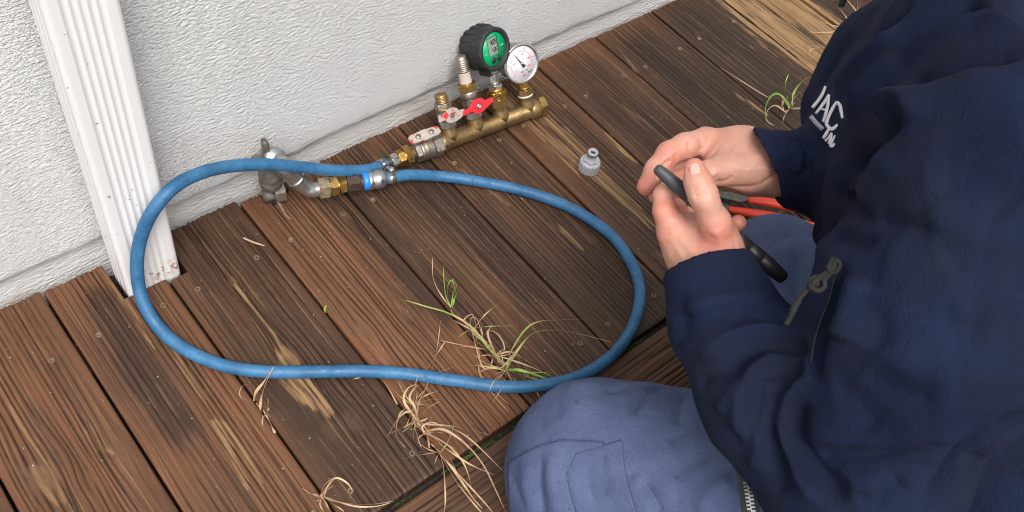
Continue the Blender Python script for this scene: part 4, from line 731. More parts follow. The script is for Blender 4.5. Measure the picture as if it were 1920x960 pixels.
# ================================================================= SDF MODELLING
class SDF:
    def __init__(s, lo, hi, h):
        s.lo = np.array(lo, float); s.h = h; s.n = np.ceil((np.array(hi) - s.lo) / h).astype(int) + 1; s.f = np.full(s.n, .05, np.float32)
        s.ax = [s.lo[i] + h * np.arange(s.n[i]) for i in range(3)]
    def win(s, lo, hi): return tuple(slice(int(max(0, (lo[i] - s.lo[i]) // s.h)), int(min(s.n[i], (hi[i] - s.lo[i]) // s.h + 2))) for i in range(3))
    def grid(s, w_): return np.meshgrid(*[s.ax[i][w_[i]].astype(np.float32) for i in range(3)], indexing='ij')
    @staticmethod
    def cone(X, Y, Zz, a, b, ra, rb_):
        d = np.asarray(b) - a; L2 = d @ d + 1e-12; t = np.clip(((X - a[0]) * d[0] + (Y - a[1]) * d[1] + (Zz - a[2]) * d[2]) / L2, 0, 1)
        return np.sqrt((X - a[0] - t * d[0]) ** 2 + (Y - a[1] - t * d[1]) ** 2 + (Zz - a[2] - t * d[2]) ** 2) - (ra + (rb_ - ra) * t)
    def cap(s, a, b, ra, rb_, k=.01, sub=False, clip=None):
        a = np.asarray(a, float); b = np.asarray(b, float); m = max(ra, rb_) + .05; w_ = s.win(np.minimum(a, b) - m, np.maximum(a, b) + m)
        if any(q.stop <= q.start for q in w_): return s
        X, Y, Zz = s.grid(w_); d = s.cone(X, Y, Zz, a, b, ra, rb_)
        if clip is not None: p, n = clip; d = np.maximum(d, (X - p[0]) * n[0] + (Y - p[1]) * n[1] + (Zz - p[2]) * n[2])
        f = s.f[w_]
        if sub: d = -d; hh = np.clip(.5 + .5 * (d - f) / k, 0, 1); s.f[w_] = f * (1 - hh) + d * hh + k * hh * (1 - hh)
        else: hh = np.clip(.5 + .5 * (f - d) / k, 0, 1); s.f[w_] = f * (1 - hh) + d * hh - k * hh * (1 - hh)
        return s
    def chain(s, pts, k=.01):
        for p, q in zip(pts[:-1], pts[1:]): s.cap(p[0], q[0], p[1], q[1], k)
        return s
    def plane(s, p, n): # cut away everything on the side n points to
        X, Y, Zz = np.meshgrid(*s.ax, indexing='ij', sparse=True); s.f = np.maximum(s.f, ((X - p[0]) * n[0] + (Y - p[1]) * n[1] + (Zz - p[2]) * n[2]).astype(np.float32)); return s
    def mesh(s):
        f = s.f; f[0] = f[-1] = .05; f[:, 0] = f[:, -1] = .05; f[:, :, 0] = f[:, :, -1] = .05; ins = f < 0
        c = np.zeros(np.array(f.shape) - 1, np.int8)
        for dx in (0, 1):
            for dy in (0, 1):
                for dz in (0, 1): c += ins[dx:f.shape[0] - 1 + dx, dy:f.shape[1] - 1 + dy, dz:f.shape[2] - 1 + dz]
        cells = np.argwhere((c > 0) & (c < 8)); idx = np.full(c.shape, -1, np.int32); idx[tuple(cells.T)] = np.arange(len(cells)); acc = np.zeros((len(cells), 3)); cnt = np.zeros(len(cells))
        cor = [(0, 0, 0), (1, 0, 0), (0, 1, 0), (1, 1, 0), (0, 0, 1), (1, 0, 1), (0, 1, 1), (1, 1, 1)]
        for i in range(8):
            for j_ in range(i + 1, 8):
                if sum(abs(a - b) for a, b in zip(cor[i], cor[j_])) != 1: continue
                a = f[tuple((cells + cor[i]).T)]; b = f[tuple((cells + cor[j_]).T)]; m = (a < 0) != (b < 0); t = np.where(m, a / np.where(m, a - b, 1), 0)
                acc[m] += (np.array(cor[i]) + t[:, None] * (np.array(cor[j_]) - np.array(cor[i])))[m]; cnt += m
        V = s.lo + s.h * (cells + acc / cnt[:, None]); Q = []
        for axn in range(3):
            sl0 = [slice(1, -1)] * 3; sl0[axn] = slice(0, -1); sl1 = list(sl0); sl1[axn] = slice(1, None)
            A = ins[tuple(sl0)]; B = ins[tuple(sl1)]; ch = np.argwhere(A != B); off = np.array([1, 1, 1]); off[axn] = 0; base = ch + off; u, v = [(1, 2), (2, 0), (0, 1)][axn]; eu = np.eye(3, dtype=int)[u]; ev = np.eye(3, dtype=int)[v]
            q = np.stack([idx[tuple((base - eu - ev).T)], idx[tuple((base - ev).T)], idx[tuple(base.T)], idx[tuple((base - eu).T)]], 1); fl = A[tuple(ch.T)]; q[~fl] = q[~fl][:, ::-1]; Q.append(q)
        return V, np.vstack(Q)
def normals(V, Q):
    n = np.cross(V[Q[:, 2]] - V[Q[:, 0]], V[Q[:, 3]] - V[Q[:, 1]]); N = np.zeros_like(V)
    for i in range(4): np.add.at(N, Q[:, i], n)
    return N / (np.linalg.norm(N, axis=1)[:, None] + 1e-12)
def relax(V, Q, it=3, lam=.5):
    for _ in range(it):
        A = np.zeros_like(V); c = np.zeros(len(V))
        for i in range(4):
            np.add.at(A, Q[:, i], V[Q[:, (i + 1) % 4]]); np.add.at(A, Q[:, i], V[Q[:, (i - 1) % 4]]); np.add.at(c, Q[:, i], 2)
        V = V + lam * (A / c[:, None] - V)
    return V
def bvh_of(V, Q): return BVHTree.FromPolygons([tuple(v) for v in V], [tuple(int(i) for i in q) for q in Q])
def hit(bv, px, py):
    d = Vector(ray(px, py)).normalized(); r = bv.ray_cast(Vector(CP), d); return (np.array(r[0]), np.array(r[1])) if r[0] is not None else (None, None)
def fold(V, N, bv, pts, A, wd, both=True):
    """raise (A>0) or sink (A<0) the surface along a line laid on it"""
    P = [hit(bv, *p)[0] for p in pts]; P = [p for p in P if p is not None]
    if len(P) < 2: return V
    P = smooth_path(P, 5); lo = P.min(0) - wd * 3; hi = P.max(0) + wd * 3; m = np.all((V > lo) & (V < hi), axis=1); X = V[m]; D = np.full(len(X), 1e9); S = np.zeros(len(X)); seg = np.linalg.norm(np.diff(P, axis=0), axis=1); tot = seg.sum(); L = 0
    for a, b, l in zip(P[:-1], P[1:], seg):
        if l < 1e-6: continue
        d = b - a; t = np.clip((X - a) @ d / (l * l), 0, 1); dd = np.linalg.norm(X - a - t[:, None] * d, axis=1); k = dd < D; D[k] = dd[k]; S[k] = ((L + t * l) / tot)[k]; L += l
    tp__ = np.clip(np.minimum(S, 1 - S) * 6 + .12, 0, 1); V = V.copy(); V[m] += N[m] * (A * tp__ * np.exp(-(D / wd) ** 1.5))[:, None]; return V

# ---------------------------------------------------------------- skeleton of the kneeling person
WN = atd(1328, 512, .93); EN = atd(1608, 880, .86); M1 = atd(1358, 600, .915); M2 = atd(1452, 745, .888); SN = atd(1900, 300, .76)
CF = atd(1440, 312, 1.0); EF = atd(1640, 325, 1.09); SF = atd(1800, 60, 1.08)
PEL = np.array([.69, -1.0, .26]); CH = (SN + SF) / 2 + np.array([0, -.02, -.07]); HD = (SN + SF) / 2 + np.array([.05, .10, .22])
KN = atd(1120, 872, 1.17); HN = np.array([.60, -1.03, .22]); KF = atd(1452, 524, 1.36); HF = np.array([.80, -.95, .22])
person = tag(empty('person', (float(PEL[0]), float(PEL[1]), -.05)), 'person in navy fleece jacket and blue work trousers kneeling, holding a black pen-like tool', 'person')

# body: one mesh, fine at the hands
def P3(px, py, d, r): return (atd(px, py, d), r)
def hand_near():
    s = SDF(atd(1310, 420, .94) - .125, atd(1310, 420, .94) + .125, .0014)
    W = P3(1338, 548, .925, .0275); s.chain([W, P3(1325, 500, .935, .027), P3(1290, 455, .945, .024), P3(1262, 430, .940, .0155)], .012)
    s.chain([P3(1326, 510, .935, .0255), P3(1340, 464, .930, .0245), P3(1340, 440, .925, .0185)], .014)
    s.chain([P3(1310, 480, .95, .027), P3(1305, 440, .96, .022)], .016); s.chain([P3(1325, 500, .955, .024), P3(1320, 450, .985, .020)], .014)
    s.chain([P3(1354, 463, .920, .0172), P3(1340, 418, .902, .0146), P3(1323, 378, .890, .0117), P3(1317, 362, .888, .0126), P3(1308, 340, .889, .0118), P3(1302, 316, .893, .0098)], .006)
    s.chain([P3(1264, 435, .940, .0150), P3(1245, 396, .935, .0100), P3(1243, 366, .940, .0088), P3(1258, 344, .958, .0078)], .006)
    s.chain([P3(1285, 438, .960, .0140), P3(1277, 412, .975, .0100), P3(1271, 386, .970, .0082)], .005)
    s.chain([P3(1305, 440, .980, .0130), P3(1295, 405, .995, .0095), P3(1320, 385, .99, .0085)], .005)
    s.chain([P3(1330, 455, .990, .0130), P3(1360, 440, 1.0, .0095), P3(1384, 418, .985, .0085)], .005)
    V, Q = s.mesh(); V = relax(V, Q, 2, .5); return V, Q
def hand_far():
    s = SDF(atd(1330, 310, 1.01) - .14, atd(1330, 310, 1.01) + .14, .0014)
    s.chain([P3(1500, 326, 1.02, .024), P3(1446, 308, 1.008, .0262), P3(1390, 288, 1.01, .0265), P3(1325, 268, 1.02, .0155)], .014)
    s.chain([P3(1450, 318, 1.01, .0235), P3(1400, 312, 1.0, .0245), P3(1352, 308, 1.0, .019)], .014); s.chain([P3(1440, 318, 1.02, .022), P3(1380, 312, 1.03, .021), P3(1345, 315, 1.05, .016)], .012)
    s.chain([P3(1470, 332, 1.02, .0135), P3(1410, 344, 1.01, .0105), P3(1362, 338, 1.01, .008)], .009)
    s.chain([P3(1322, 266, 1.015, .0150), P3(1284, 274, 1.00, .0128), P3(1254, 288, .995, .0118), P3(1230, 318, .992, .0108), P3(1211, 350, .995, .0094)], .006)
    s.chain([P3(1330, 290, 1.040, .0140), P3(1292, 303, 1.030, .0112), P3(1260, 312, 1.018, .0104), P3(1240, 330, 1.005, .0098), P3(1231, 350, 1.005, .0086)], .004)
    s.chain([P3(1335, 305, 1.05, .0130), P3(1290, 318, 1.045, .0110), P3(1252, 338, 1.035, .0098), P3(1231, 367, 1.02, .0086)], .004)
    s.chain([P3(1345, 318, 1.06, .0120), P3(1300, 340, 1.065, .0095), P3(1262, 362, 1.055, .0085), P3(1246, 378, 1.045, .0075)], .004)
    s.chain([P3(1410, 320, .99, .0230), P3(1362, 318, .985, .0160), P3(1322, 326, .985, .0120), P3(1296, 333, .988, .0112), P3(1272, 338, .992, .0095)], .007)
    V, Q = s.mesh(); V = relax(V, Q, 2, .5); return V, Q
def lines(V, Q, ls):
    bv = bvh_of(V, Q); N = normals(V, Q)
    for pts, A, wd in ls: V = fold(V, N, bv, pts, A, wd)
    return V
Vn, Qn = hand_near()
Vn = lines(Vn, Qn, [([(1297, 356), (1314, 353), (1328, 350)], -.0006, .0014), ([(1299, 362), (1316, 359), (1331, 357)], -.0007, .0013), ([(1300, 368), (1316, 366), (1332, 363)], -.0006, .0013), ([(1293, 327), (1291, 318), (1294, 309), (1302, 305), (1310, 309), (1313, 318), (1312, 327)], -.0007, .0013), ([(1340, 430), (1350, 455), (1352, 480)], .0014, .005), ([(1258, 450), (1275, 475), (1290, 500)], .0009, .003), ([(1375, 440), (1378, 455), (1376, 470)], -.0006, .003), ([(1232, 428), (1245, 432), (1258, 428)], -.0006, .0016), ([(1233, 436), (1247, 440), (1260, 436)], -.0005, .0014),([(1300, 368), (1312, 366), (1330, 362)], -.0010, .0022), ([(1302, 374), (1318, 372), (1334, 368)], -.0007, .0018), ([(1296, 392), (1312, 398), (1330, 396)], -.0005, .002), ([(1345, 455), (1325, 440), (1300, 432)], -.0012, .006), ([(1270, 440), (1290, 465), (1310, 490)], .0010, .004), ([(1292, 440), (1305, 460), (1318, 490)], -.0008, .004),
                    ([(1236, 398), (1248, 396), (1258, 394)], -.0007, .002), ([(1300, 415), (1310, 425), (1325, 425)], -.0008, .003)])
Vf, Qf = hand_far()
Vf = lines(Vf, Qf, [([(1262, 316), (1275, 308), (1292, 302), (1312, 292)], -.0040, .0026), ([(1230, 338), (1236, 322), (1246, 308), (1258, 300)], -.0028, .0022), ([(1300, 250), (1296, 262), (1290, 280)], -.0008, .002), ([(1254, 280), (1262, 288), (1272, 292)], -.0008, .0018), ([(1300, 320), (1308, 330), (1306, 342)], -.0009, .0018), ([(1285, 324), (1288, 334), (1285, 344)], -.0006, .0016), ([(1380, 300), (1420, 292), (1445, 288)], .0012, .004), ([(1390, 320), (1425, 316), (1450, 312)], .0010, .0035), ([(1400, 268), (1425, 272), (1440, 275)], -.0006, .0025), ([(1322, 300), (1332, 318), (1340, 335)], .0016, .006),
  ([(1312, 258), (1314, 280), (1318, 302)], -.0020, .0022), ([(1350, 272), (1335, 290), (1320, 303)], -.0010, .0020), ([(1290, 262), (1292, 280), (1294, 296)], -.0018, .0026), ([(1262, 290), (1266, 300), (1262, 312)], -.0014, .0022), ([(1340, 344), (1360, 340), (1375, 328)], -.0020, .0024), ([(1350, 350), (1390, 352), (1440, 338), (1462, 325)], -.0030, .0026),
                    ([(1335, 300), (1360, 300), (1400, 315)], .0012, .009), ([(1240, 300), (1230, 296)], -.0006, .002), ([(1222, 326), (1236, 332)], -.0006, .002), ([(1325, 312), (1345, 335), (1350, 348)], -.0010, .003), ([(1436, 262), (1452, 300), (1466, 345)], -.0008, .002), ([(1380, 262), (1360, 285), (1350, 305)], -.0008, .005)])
# rest of the body, coarser, under the clothes
s = SDF(np.array([.25, -1.55, -.12]), np.array([1.3, -.35, 1.05]), .0075)
s.chain([(WN, .024), (M1, .028), (M2, .034), (EN, .038), (SN, .050)], .03); s.chain([(CF, .024), (CF * .45 + EF * .55, .036), (EF, .038), (SF, .050)], .03)
UPV = unit(CH - PEL); LAT = unit(SF - SN); NK = (SN + SF) / 2 + np.array([.01, .02, .07])
for off in (-.055, .055): s.cap(PEL + LAT * off, CH + LAT * off * 1.3, .095, .105, .05)
s.cap(SN, SF, .055, .055, .05); s.cap((SN + SF) / 2, NK, .06, .056, .03); s.cap(NK, HD - [0, .0, .03], .054, .058, .02)
s.cap(HD - [0, 0, .02], HD + [-.01, .01, .03], .074, .082, .03); FD = unit(np.array([-.50, .80, -.45])); SD_ = unit(np.cross(FD, [0, 0, 1])); UD = np.cross(SD_, FD)
s.cap(HD + FD * .045 - UD * .02, HD + FD * .055 - UD * .06, .045, .030, .03); s.cap(HD + FD * .085, HD + FD * .100 - UD * .022, .008, .014, .012)
for sg in (-1, 1): s.cap(HD + SD_ * sg * .080 - UD * .005, HD + SD_ * sg * .084 - UD * .03, .014, .010, .006); s.cap(HD + FD * .070 + SD_ * sg * .030 + UD * .022, HD + FD * .078 + SD_ * sg * .014 + UD * .024, .012, .010, .01); s.cap(HD + FD * .092 + SD_ * sg * .012 - UD * .045, HD + FD * .094 - UD * .045, .008, .008, .006); s.cap(HD + FD * .098 + SD_ * sg * .030 + UD * .004, HD + FD * .096 + SD_ * sg * .030 + UD * .004, .012, .012, .004, sub=True)
FN = np.array([.78, -1.12, .02]); FF = np.array([1.0, -1.0, .02])
for K_, H_, Ft in ((KN, HN, FN), (KF, HF, FF)): s.chain([(H_, .080), (K_, .055)], .04); s.chain([(K_ + [0, 0, -.02], .052), ((K_ + Ft) / 2 + [0, 0, -.01], .045), (Ft, .032)], .03)
s.plane((0, 0, -.045), (0, 0, -1)); Vb, Qb = s.mesh(); Vb = relax(Vb, Qb, 2)
V = np.vstack([Vb, Vn, Vf]); Q = np.vstack([Qb, Qn + len(Vb), Qf + len(Vb) + len(Vn)])
bodyo = put('body', npmesh('body', V, Q), skinm.m); adopt(bodyo, person)
fl = np.zeros(len(V))
for px_, py_, d_, rad in ((1303, 318, .892, .014), (1211, 350, .995, .020), (1231, 352, 1.005, .016), (1231, 367, 1.02, .014), (1271, 386, .97, .012), (1386, 419, .985, .012), (1330, 268, 1.02, .018), (1262, 432, .94, .016), (1246, 395, .93, .012), (1275, 338, .99, .014), (1340, 440, .90, .018), (1256, 290, .99, .014)):
    fl = np.maximum(fl, np.exp(-(np.linalg.norm(V - atd(px_, py_, d_), axis=1) / rad) ** 2))
bodyo.data.attributes.new('flush', 'FLOAT', 'POINT').data.foreach_set('value', (fl * .75).astype(np.float32))
def near(p, V): return V[np.argmin(np.linalg.norm(V - p, axis=1))]
# thumb nail, index nails
def nail(V, Q, c, dirpx, wd, ln, name='fingernail'):
    bv = bvh_of(V, Q); g_ = []; nu, nv = 9, 9
    for j in range(nv):
        for i in range(nu):
            u = (i / (nu - 1) - .5) * 2; v = (j / (nv - 1) - .5) * 2; r2 = math.sqrt(max(0, 1 - .55 * v * v if v > 0 else 1 - .15 * v * v)); x = c[0] + dirpx[1] * -u * wd * r2 + dirpx[0] * v * ln; y = c[1] + dirpx[0] * u * wd * r2 + dirpx[1] * v * ln
            p, n_ = hit(bv, x, y)
            if p is None: return
            g_.append(p + n_ * (.00025 + .0002 * (1 - u * u)))
    Fc = [(j * nu + i, j * nu + i + 1, (j + 1) * nu + i + 1, (j + 1) * nu + i) for j in range(nv - 1) for i in range(nu - 1)]; o = put(name, mesh(name, g_, Fc), nailm); adopt(o, bodyo); return o
nail(Vn, Qn, (1303, 317), unit((-.3, -1))[:2], 9, 10)
hair = SDF(HD - .16, HD + .16, .006); hair.cap(HD - [0, 0, .005], HD + [-.006, .0, .036], .082, .090, .03); hair.plane(HD + FD * .052, unit(FD - UD * .5)); hair.plane(HD - UD * .05, -UD); Vh, Qh = hair.mesh()
adopt(put('hair', npmesh('hair', Vh, Qh), hairm.m), person)

# ---------------------------------------------------------------- jacket
s = SDF(np.array([.28, -1.22, .10]), np.array([1.14, -.42, .88]), .0037)
D1 = unit(M1 - WN); D2 = unit(EF - CF)
def cutplane(a, b, c, ax_): n = unit(np.cross(b - a, c - a)); return a, (n if n @ ax_ < 0 else -n)
clipN = cutplane(atd(1256, 512, .935), atd(1399, 482, .935), atd(1338, 467, .889), D1); clipF = cutplane(atd(1412, 250, 1.0), atd(1468, 375, 1.0), atd(1444, 312, .965), D2); MF = atd(1520, 318, 1.03)
for off in (-.07, .0, .07): s.cap(PEL + LAT * off + UPV * .02, CH + LAT * off * 1.2 + [0, 0, .0], .125, .125, .06)
s.cap(CH, (SN + SF) / 2 + [.0, .0, .01], .13, .09, .05); s.cap(SN * .75 + SF * .25, SF * .75 + SN * .25, .090, .085, .05)
s.cap((SN + SF) / 2, NK + [0, 0, .01], .085, .078, .04); s.cap(atd(1592, 205, 1.09), atd(1650, 120, 1.08), .050, .060, .04)
s.chain([(SN, .100), (SN * .5 + EN * .5 , .097), (EN, .083), (M2, .062), (M1, .0485)], .03)
s.cap(M1, WN - D1 * .04, .0475, .0412, .02, clip=clipN)
s.chain([(SF, .092), (SF * .5 + EF * .5, .086), (EF, .068), (MF, .039)], .03); s.cap(MF, CF + (CF - MF) * .6, .040, .0385, .012, clip=clipF)
s.cap(WN - D1 * .08, WN + D1 * .02, .0355, .034, .003, sub=True); s.cap(CF + (CF - MF) * .8, CF * .75 + MF * .25, .0325, .0320, .003, sub=True)
s.cap(NK + [0, 0, .06], NK + [0, 0, .0], .062, .062, .004, sub=True)
Vj, Qj = s.mesh(); Vj = relax(Vj, Qj, 2); N = normals(Vj, Qj); bj = bvh_of(Vj, Qj)
# valleys (A<0) and ridges (A>0), traced where they lie on the sleeve, chest and back
F_ = [([(1700, 205), (1672, 232), (1640, 268), (1612, 300), (1592, 330)], -.030, .013), ([(1665, 200), (1690, 190), (1712, 200), (1705, 235)], .010, .014), ([(1590, 345), (1585, 368), (1600, 392), (1640, 412)], -.012, .008), ([(1640, 412), (1700, 425), (1760, 430)], -.004, .010),
      ([(1920, 62), (1850, 58), (1780, 78), (1720, 100), (1660, 140), (1620, 185), (1590, 225)], .009, .013), ([(1920, 108), (1860, 95), (1790, 108), (1730, 135), (1690, 160)], -.010, .014), ([(1570, 300), (1575, 350), (1580, 380)], .004, .01), ([(1690, 55), (1650, 90), (1600, 140), (1570, 180)], .006, .012), ([(1850, 10), (1780, 45), (1720, 80), (1680, 110)], -.010, .020),
      ([(1920, 20), (1850, 25), (1800, 50)], .006, .014), ([(1710, 0), (1670, 45), (1640, 65)], -.004, .010),
      ([(1500, 845), (1560, 858), (1640, 862), (1720, 850), (1800, 826)], -.013, .010), ([(1500, 828), (1570, 838), (1650, 842), (1740, 825), (1820, 795)], .006, .010), ([(1650, 805), (1620, 780), (1590, 740), (1560, 735)], -.003, .02),
      ([(1515, 755), (1490, 775), (1485, 810), (1500, 850), (1540, 900), (1590, 945)], -.010, .011), ([(1525, 700), (1500, 718), (1478, 745), (1470, 790), (1478, 840), (1510, 900), (1550, 950)], .007, .011), ([(1512, 710), (1470, 730), (1445, 765), (1438, 810), (1450, 860), (1480, 920)], -.008, .010),
      ([(1515, 672), (1460, 668), (1415, 690), (1390, 740), (1388, 790), (1400, 840)], .006, .011), ([(1510, 662), (1450, 652), (1410, 660), (1385, 675), (1370, 710)], -.008, .009), ([(1500, 640), (1450, 618), (1400, 618), (1350, 640), (1318, 680)], .006, .011), ([(1470, 600), (1430, 600), (1385, 608), (1372, 618)], -.007, .008), ([(1440, 560), (1400, 555), (1350, 562), (1310, 572), (1275, 580)], .004, .010),
      ([(1420, 585), (1380, 580), (1340, 590)], -.004, .008), ([(1300, 560), (1280, 600), (1290, 650)], -.003, .012), ([(1505, 690), (1430, 700), (1425, 720)], -.005, .009), ([(1440, 780), (1430, 830), (1455, 890)], .003, .01), ([(1560, 880), (1600, 905), (1650, 925)], .003, .015), ([(1540, 890), (1590, 920)], -.004, .01),
      ([(1420, 250), (1440, 300), (1462, 362)], .0012, .0035), ([(1445, 240), (1465, 300), (1480, 360)], -.0015, .004), ([(1500, 200), (1490, 260), (1500, 330), (1505, 400)], -.006, .010), ([(1460, 235), (1490, 215)], -.003, .01), ([(1520, 430), (1528, 480), (1545, 500)], -.008, .010), ([(1540, 400), (1550, 450), (1560, 480)], .005, .012),
      ([(1575, 500), (1560, 560), (1540, 610), (1525, 660), (1518, 720)], -.016, .009), ([(1610, 520), (1590, 580), (1570, 640)], .006, .020), ([(1700, 560), (1760, 600), (1850, 620)], -.002, .03), ([(1640, 640), (1720, 700), (1800, 700)], .003, .03), ([(1800, 300), (1850, 360), (1900, 400)], -.003, .03), ([(1640, 300), (1700, 330), (1780, 330)], .005, .028), ([(1660, 480), (1720, 500), (1780, 480)], .003, .025), ([(1920, 560), (1850, 590), (1780, 600)], .002, .02)]
F_ += [([(1262, 590), (1300, 598), (1345, 590), (1380, 578)], -.003, .006), ([(1275, 640), (1310, 650), (1350, 640)], .003, .009), ([(1310, 720), (1340, 700), (1375, 690)], -.004, .008), ([(1345, 770), (1370, 740), (1390, 715)], .004, .009), ([(1370, 820), (1400, 800), (1415, 760), (1420, 720)], -.005, .008), ([(1410, 880), (1425, 840), (1425, 800)], .004, .008), ([(1455, 930), (1460, 890), (1450, 850)], -.004, .007), ([(1620, 700), (1680, 735), (1760, 740)], -.003, .016), ([(1600, 560), (1640, 600), (1650, 660)], -.003, .018), ([(1750, 380), (1790, 430), (1850, 450)], .003, .02), ([(1560, 440), (1600, 455), (1650, 450)], -.005, .010), ([(1530, 250), (1540, 320), (1530, 380)], -.004, .010), ([(1600, 60), (1560, 120), (1530, 170)], -.003, .009), ([(1700, 900), (1650, 930), (1600, 935)], -.004, .012), ([(1560, 830), (1620, 870), (1700, 885), (1760, 870)], -.004, .010)]
for pts, A, wd in [(p_, max(a_ * 1.8, -1.6 * w_), w_ * .86) for p_, a_, w_ in F_] + [([(1733, 975), (1775, 905), (1821, 848), (1870, 812), (1930, 770)], -.018, .012), ([(1826, 850), (1850, 880), (1925, 905)], -.012, .008)]: Vj = fold(Vj, N, bj, pts, A, wd)
N = normals(Vj, Qj)
Vj = Vj + N * (.0030 * vnoise(Vj * 14) + .0016 * vnoise(Vj * [30, 30, 22] + 7) + .0006 * vnoise(Vj * 75 + 3))[:, None]
jacket = put('jacket', npmesh('jacket', Vj, Qj), fleecem); adopt(jacket, person); bj = bvh_of(Vj, Qj)

# ---------------------------------------------------------------- trousers
s = SDF(np.array([.22, -1.45, -.06]), np.array([1.2, -.42, .44]), .0036)
s.cap(HN, HF, .125, .125, .05); s.cap(PEL, PEL - UPV * .05, .14, .14, .05)
s.chain([(HN + [0, .03, .02], .142), (HN * .5 + KN * .5 + [-.002, .012, .008], .120), (KN, .106)], .04); s.chain([(HF, .11), (HF * .5 + KF * .5, .095), (KF, .093)], .04)
s.chain([(KN + [-.02, -.03, -.015], .100), (KN * .45 + FN * .55 + [0, 0, 0.], .085), (FN, .06)], .04); s.chain([(KF + [0, -.01, -.03], .085), (KF * .45 + FF * .55, .08), (FF, .06)], .04)
s.plane((0, 0, .0015), (0, 0, -1)) if False else None
Vt, Qt = s.mesh(); Vt = relax(Vt, Qt, 2); Vt[:, 2] = np.maximum(Vt[:, 2], .0015 * 1) if False else Vt[:, 2]
inb = Vt[:, 1] > -.68; Vt[inb, 2] = np.maximum(Vt[inb, 2], .003); Vt[~inb, 2] = np.maximum(Vt[~inb, 2], -.045)
N = normals(Vt, Qt); bt = bvh_of(Vt, Qt)
G_ = [([(1290, 712), (1250, 722), (1215, 735), (1195, 758), (1190, 785)], -.006, .008), ([(1180, 725), (1140, 735), (1200, 712)], -.003, .008), ([(1300, 725), (1285, 740), (1275, 770), (1270, 800)], -.004, .007), ([(1230, 735), (1210, 750), (1205, 780)], .003, .010), ([(1022, 850), (1014, 880), (1012, 920), (1022, 975)], -.0050, .009), ([(990, 866), (988, 900), (995, 975)], .0035, .012), ([(1045, 848), (1036, 880), (1041, 930), (1055, 975)], .0035, .011), ([(958, 885), (966, 910), (984, 945), (998, 975)], -.0038, .009),
      ([(1130, 840), (1132, 880), (1140, 930)], -.003, .008), ([(1205, 900), (1222, 930), (1240, 965)], -.006, .007), ([(1190, 890), (1210, 930), (1225, 965)], .004, .010), ([(1260, 800), (1265, 850), (1275, 960)], -.0015, .003), ([(1420, 420), (1400, 480), (1420, 560)], .004, .02), ([(1500, 470), (1490, 540), (1500, 600)], -.004, .012), ([(1400, 440), (1440, 450), (1490, 440)], -.003, .010), ([(1000, 745), (1060, 725), (1130, 720)], .002, .012), ([(1050, 770), (1130, 760), (1200, 800)], .002, .03)]
G_ += [([(1150, 715), (1130, 760), (1140, 790)], -.002, .006), ([(1350, 790), (1300, 800), (1250, 830)], -.004, .010), ([(1330, 850), (1290, 870), (1260, 900)], -.003, .010), ([(1375, 900), (1340, 920), (1310, 960)], .004, .010), ([(1440, 520), (1420, 560), (1430, 600)], .003, .010), ([(985, 770), (1010, 790), (1030, 830)], -.002, .008), ([(1100, 870), (1105, 910), (1120, 950)], -.003, .006), ([(1040, 735), (1045, 760), (1040, 790)], -.0015, .006)]
for pts, A, wd in [(p_, a_ * 1.25, w_) for p_, a_, w_ in G_]: Vt = fold(Vt, N, bt, pts, A, wd)
N = normals(Vt, Qt); Vt = Vt + N * (.0026 * vnoise(Vt * 15 + 11) + .0010 * vnoise(Vt * 38 + 5))[:, None]
inb = Vt[:, 1] > -.68; Vt[inb, 2] = np.maximum(Vt[inb, 2], .003)
trousers = put('trousers', npmesh('trousers', Vt, Qt), trouserm); adopt(trousers, person); bt = bvh_of(Vt, Qt)
# boots (behind the legs, out of the photograph)
s = SDF(np.array([.62, -1.45, -.07]), np.array([1.25, -.9, .14]), .006)
for Ft in (FN, FF): bk = unit(np.array([.45, -.8, 0])); s.cap(Ft - bk * .02, Ft + bk * .04, .048, .045, .02); s.cap(Ft + bk * .04, Ft + bk * .15 + [0, 0, -.02], .044, .036, .03)
s.plane((0, 0, -.052), (0, 0, -1)); Vo, Qo = s.mesh(); adopt(put('boots', npmesh('boots', Vo, Qo), bootm), person)

def drape(bv, left, right, nu, nv, off, name, mat, parent, th=0., ragged=0.):
    """a strip laid on a surface between two edge lines given on the photograph"""
    def samp(P, t): P = np.array(P, float); k = t * (len(P) - 1); i = min(int(k), len(P) - 2); return P[i] + (P[i + 1] - P[i]) * (k - i)
    g_ = []; last = None
    for j_ in range(nv):
        a, b = samp(left, j_ / (nv - 1)), samp(right, j_ / (nv - 1))
        for i in range(nu):
            q = a + (b - a) * i / (nu - 1); p, n_ = hit(bv, *q)
            if p is None: p, n_ = last
            last = (p, n_); g_.append(p + n_ * off)
    Fc = [(j_ * nu + i, j_ * nu + i + 1, (j_ + 1) * nu + i + 1, (j_ + 1) * nu + i) for j_ in range(nv - 1) for i in range(nu - 1)]
    o = put(name, mesh(name, g_, Fc), mat); adopt(o, parent)
    if th: m = o.modifiers.new('thick', 'SOLIDIFY'); m.thickness = th; m.offset = 0
    return o
drape(bt, [(954, 869), (985, 850), (1015, 836), (1055, 825), (1132, 829)], [(958, 992), (985, 992), (1020, 992), (1060, 992), (1125, 992)], 30, 34, .0012, 'knee_pocket', trouserm, trousers, .0022)
stt = MB()
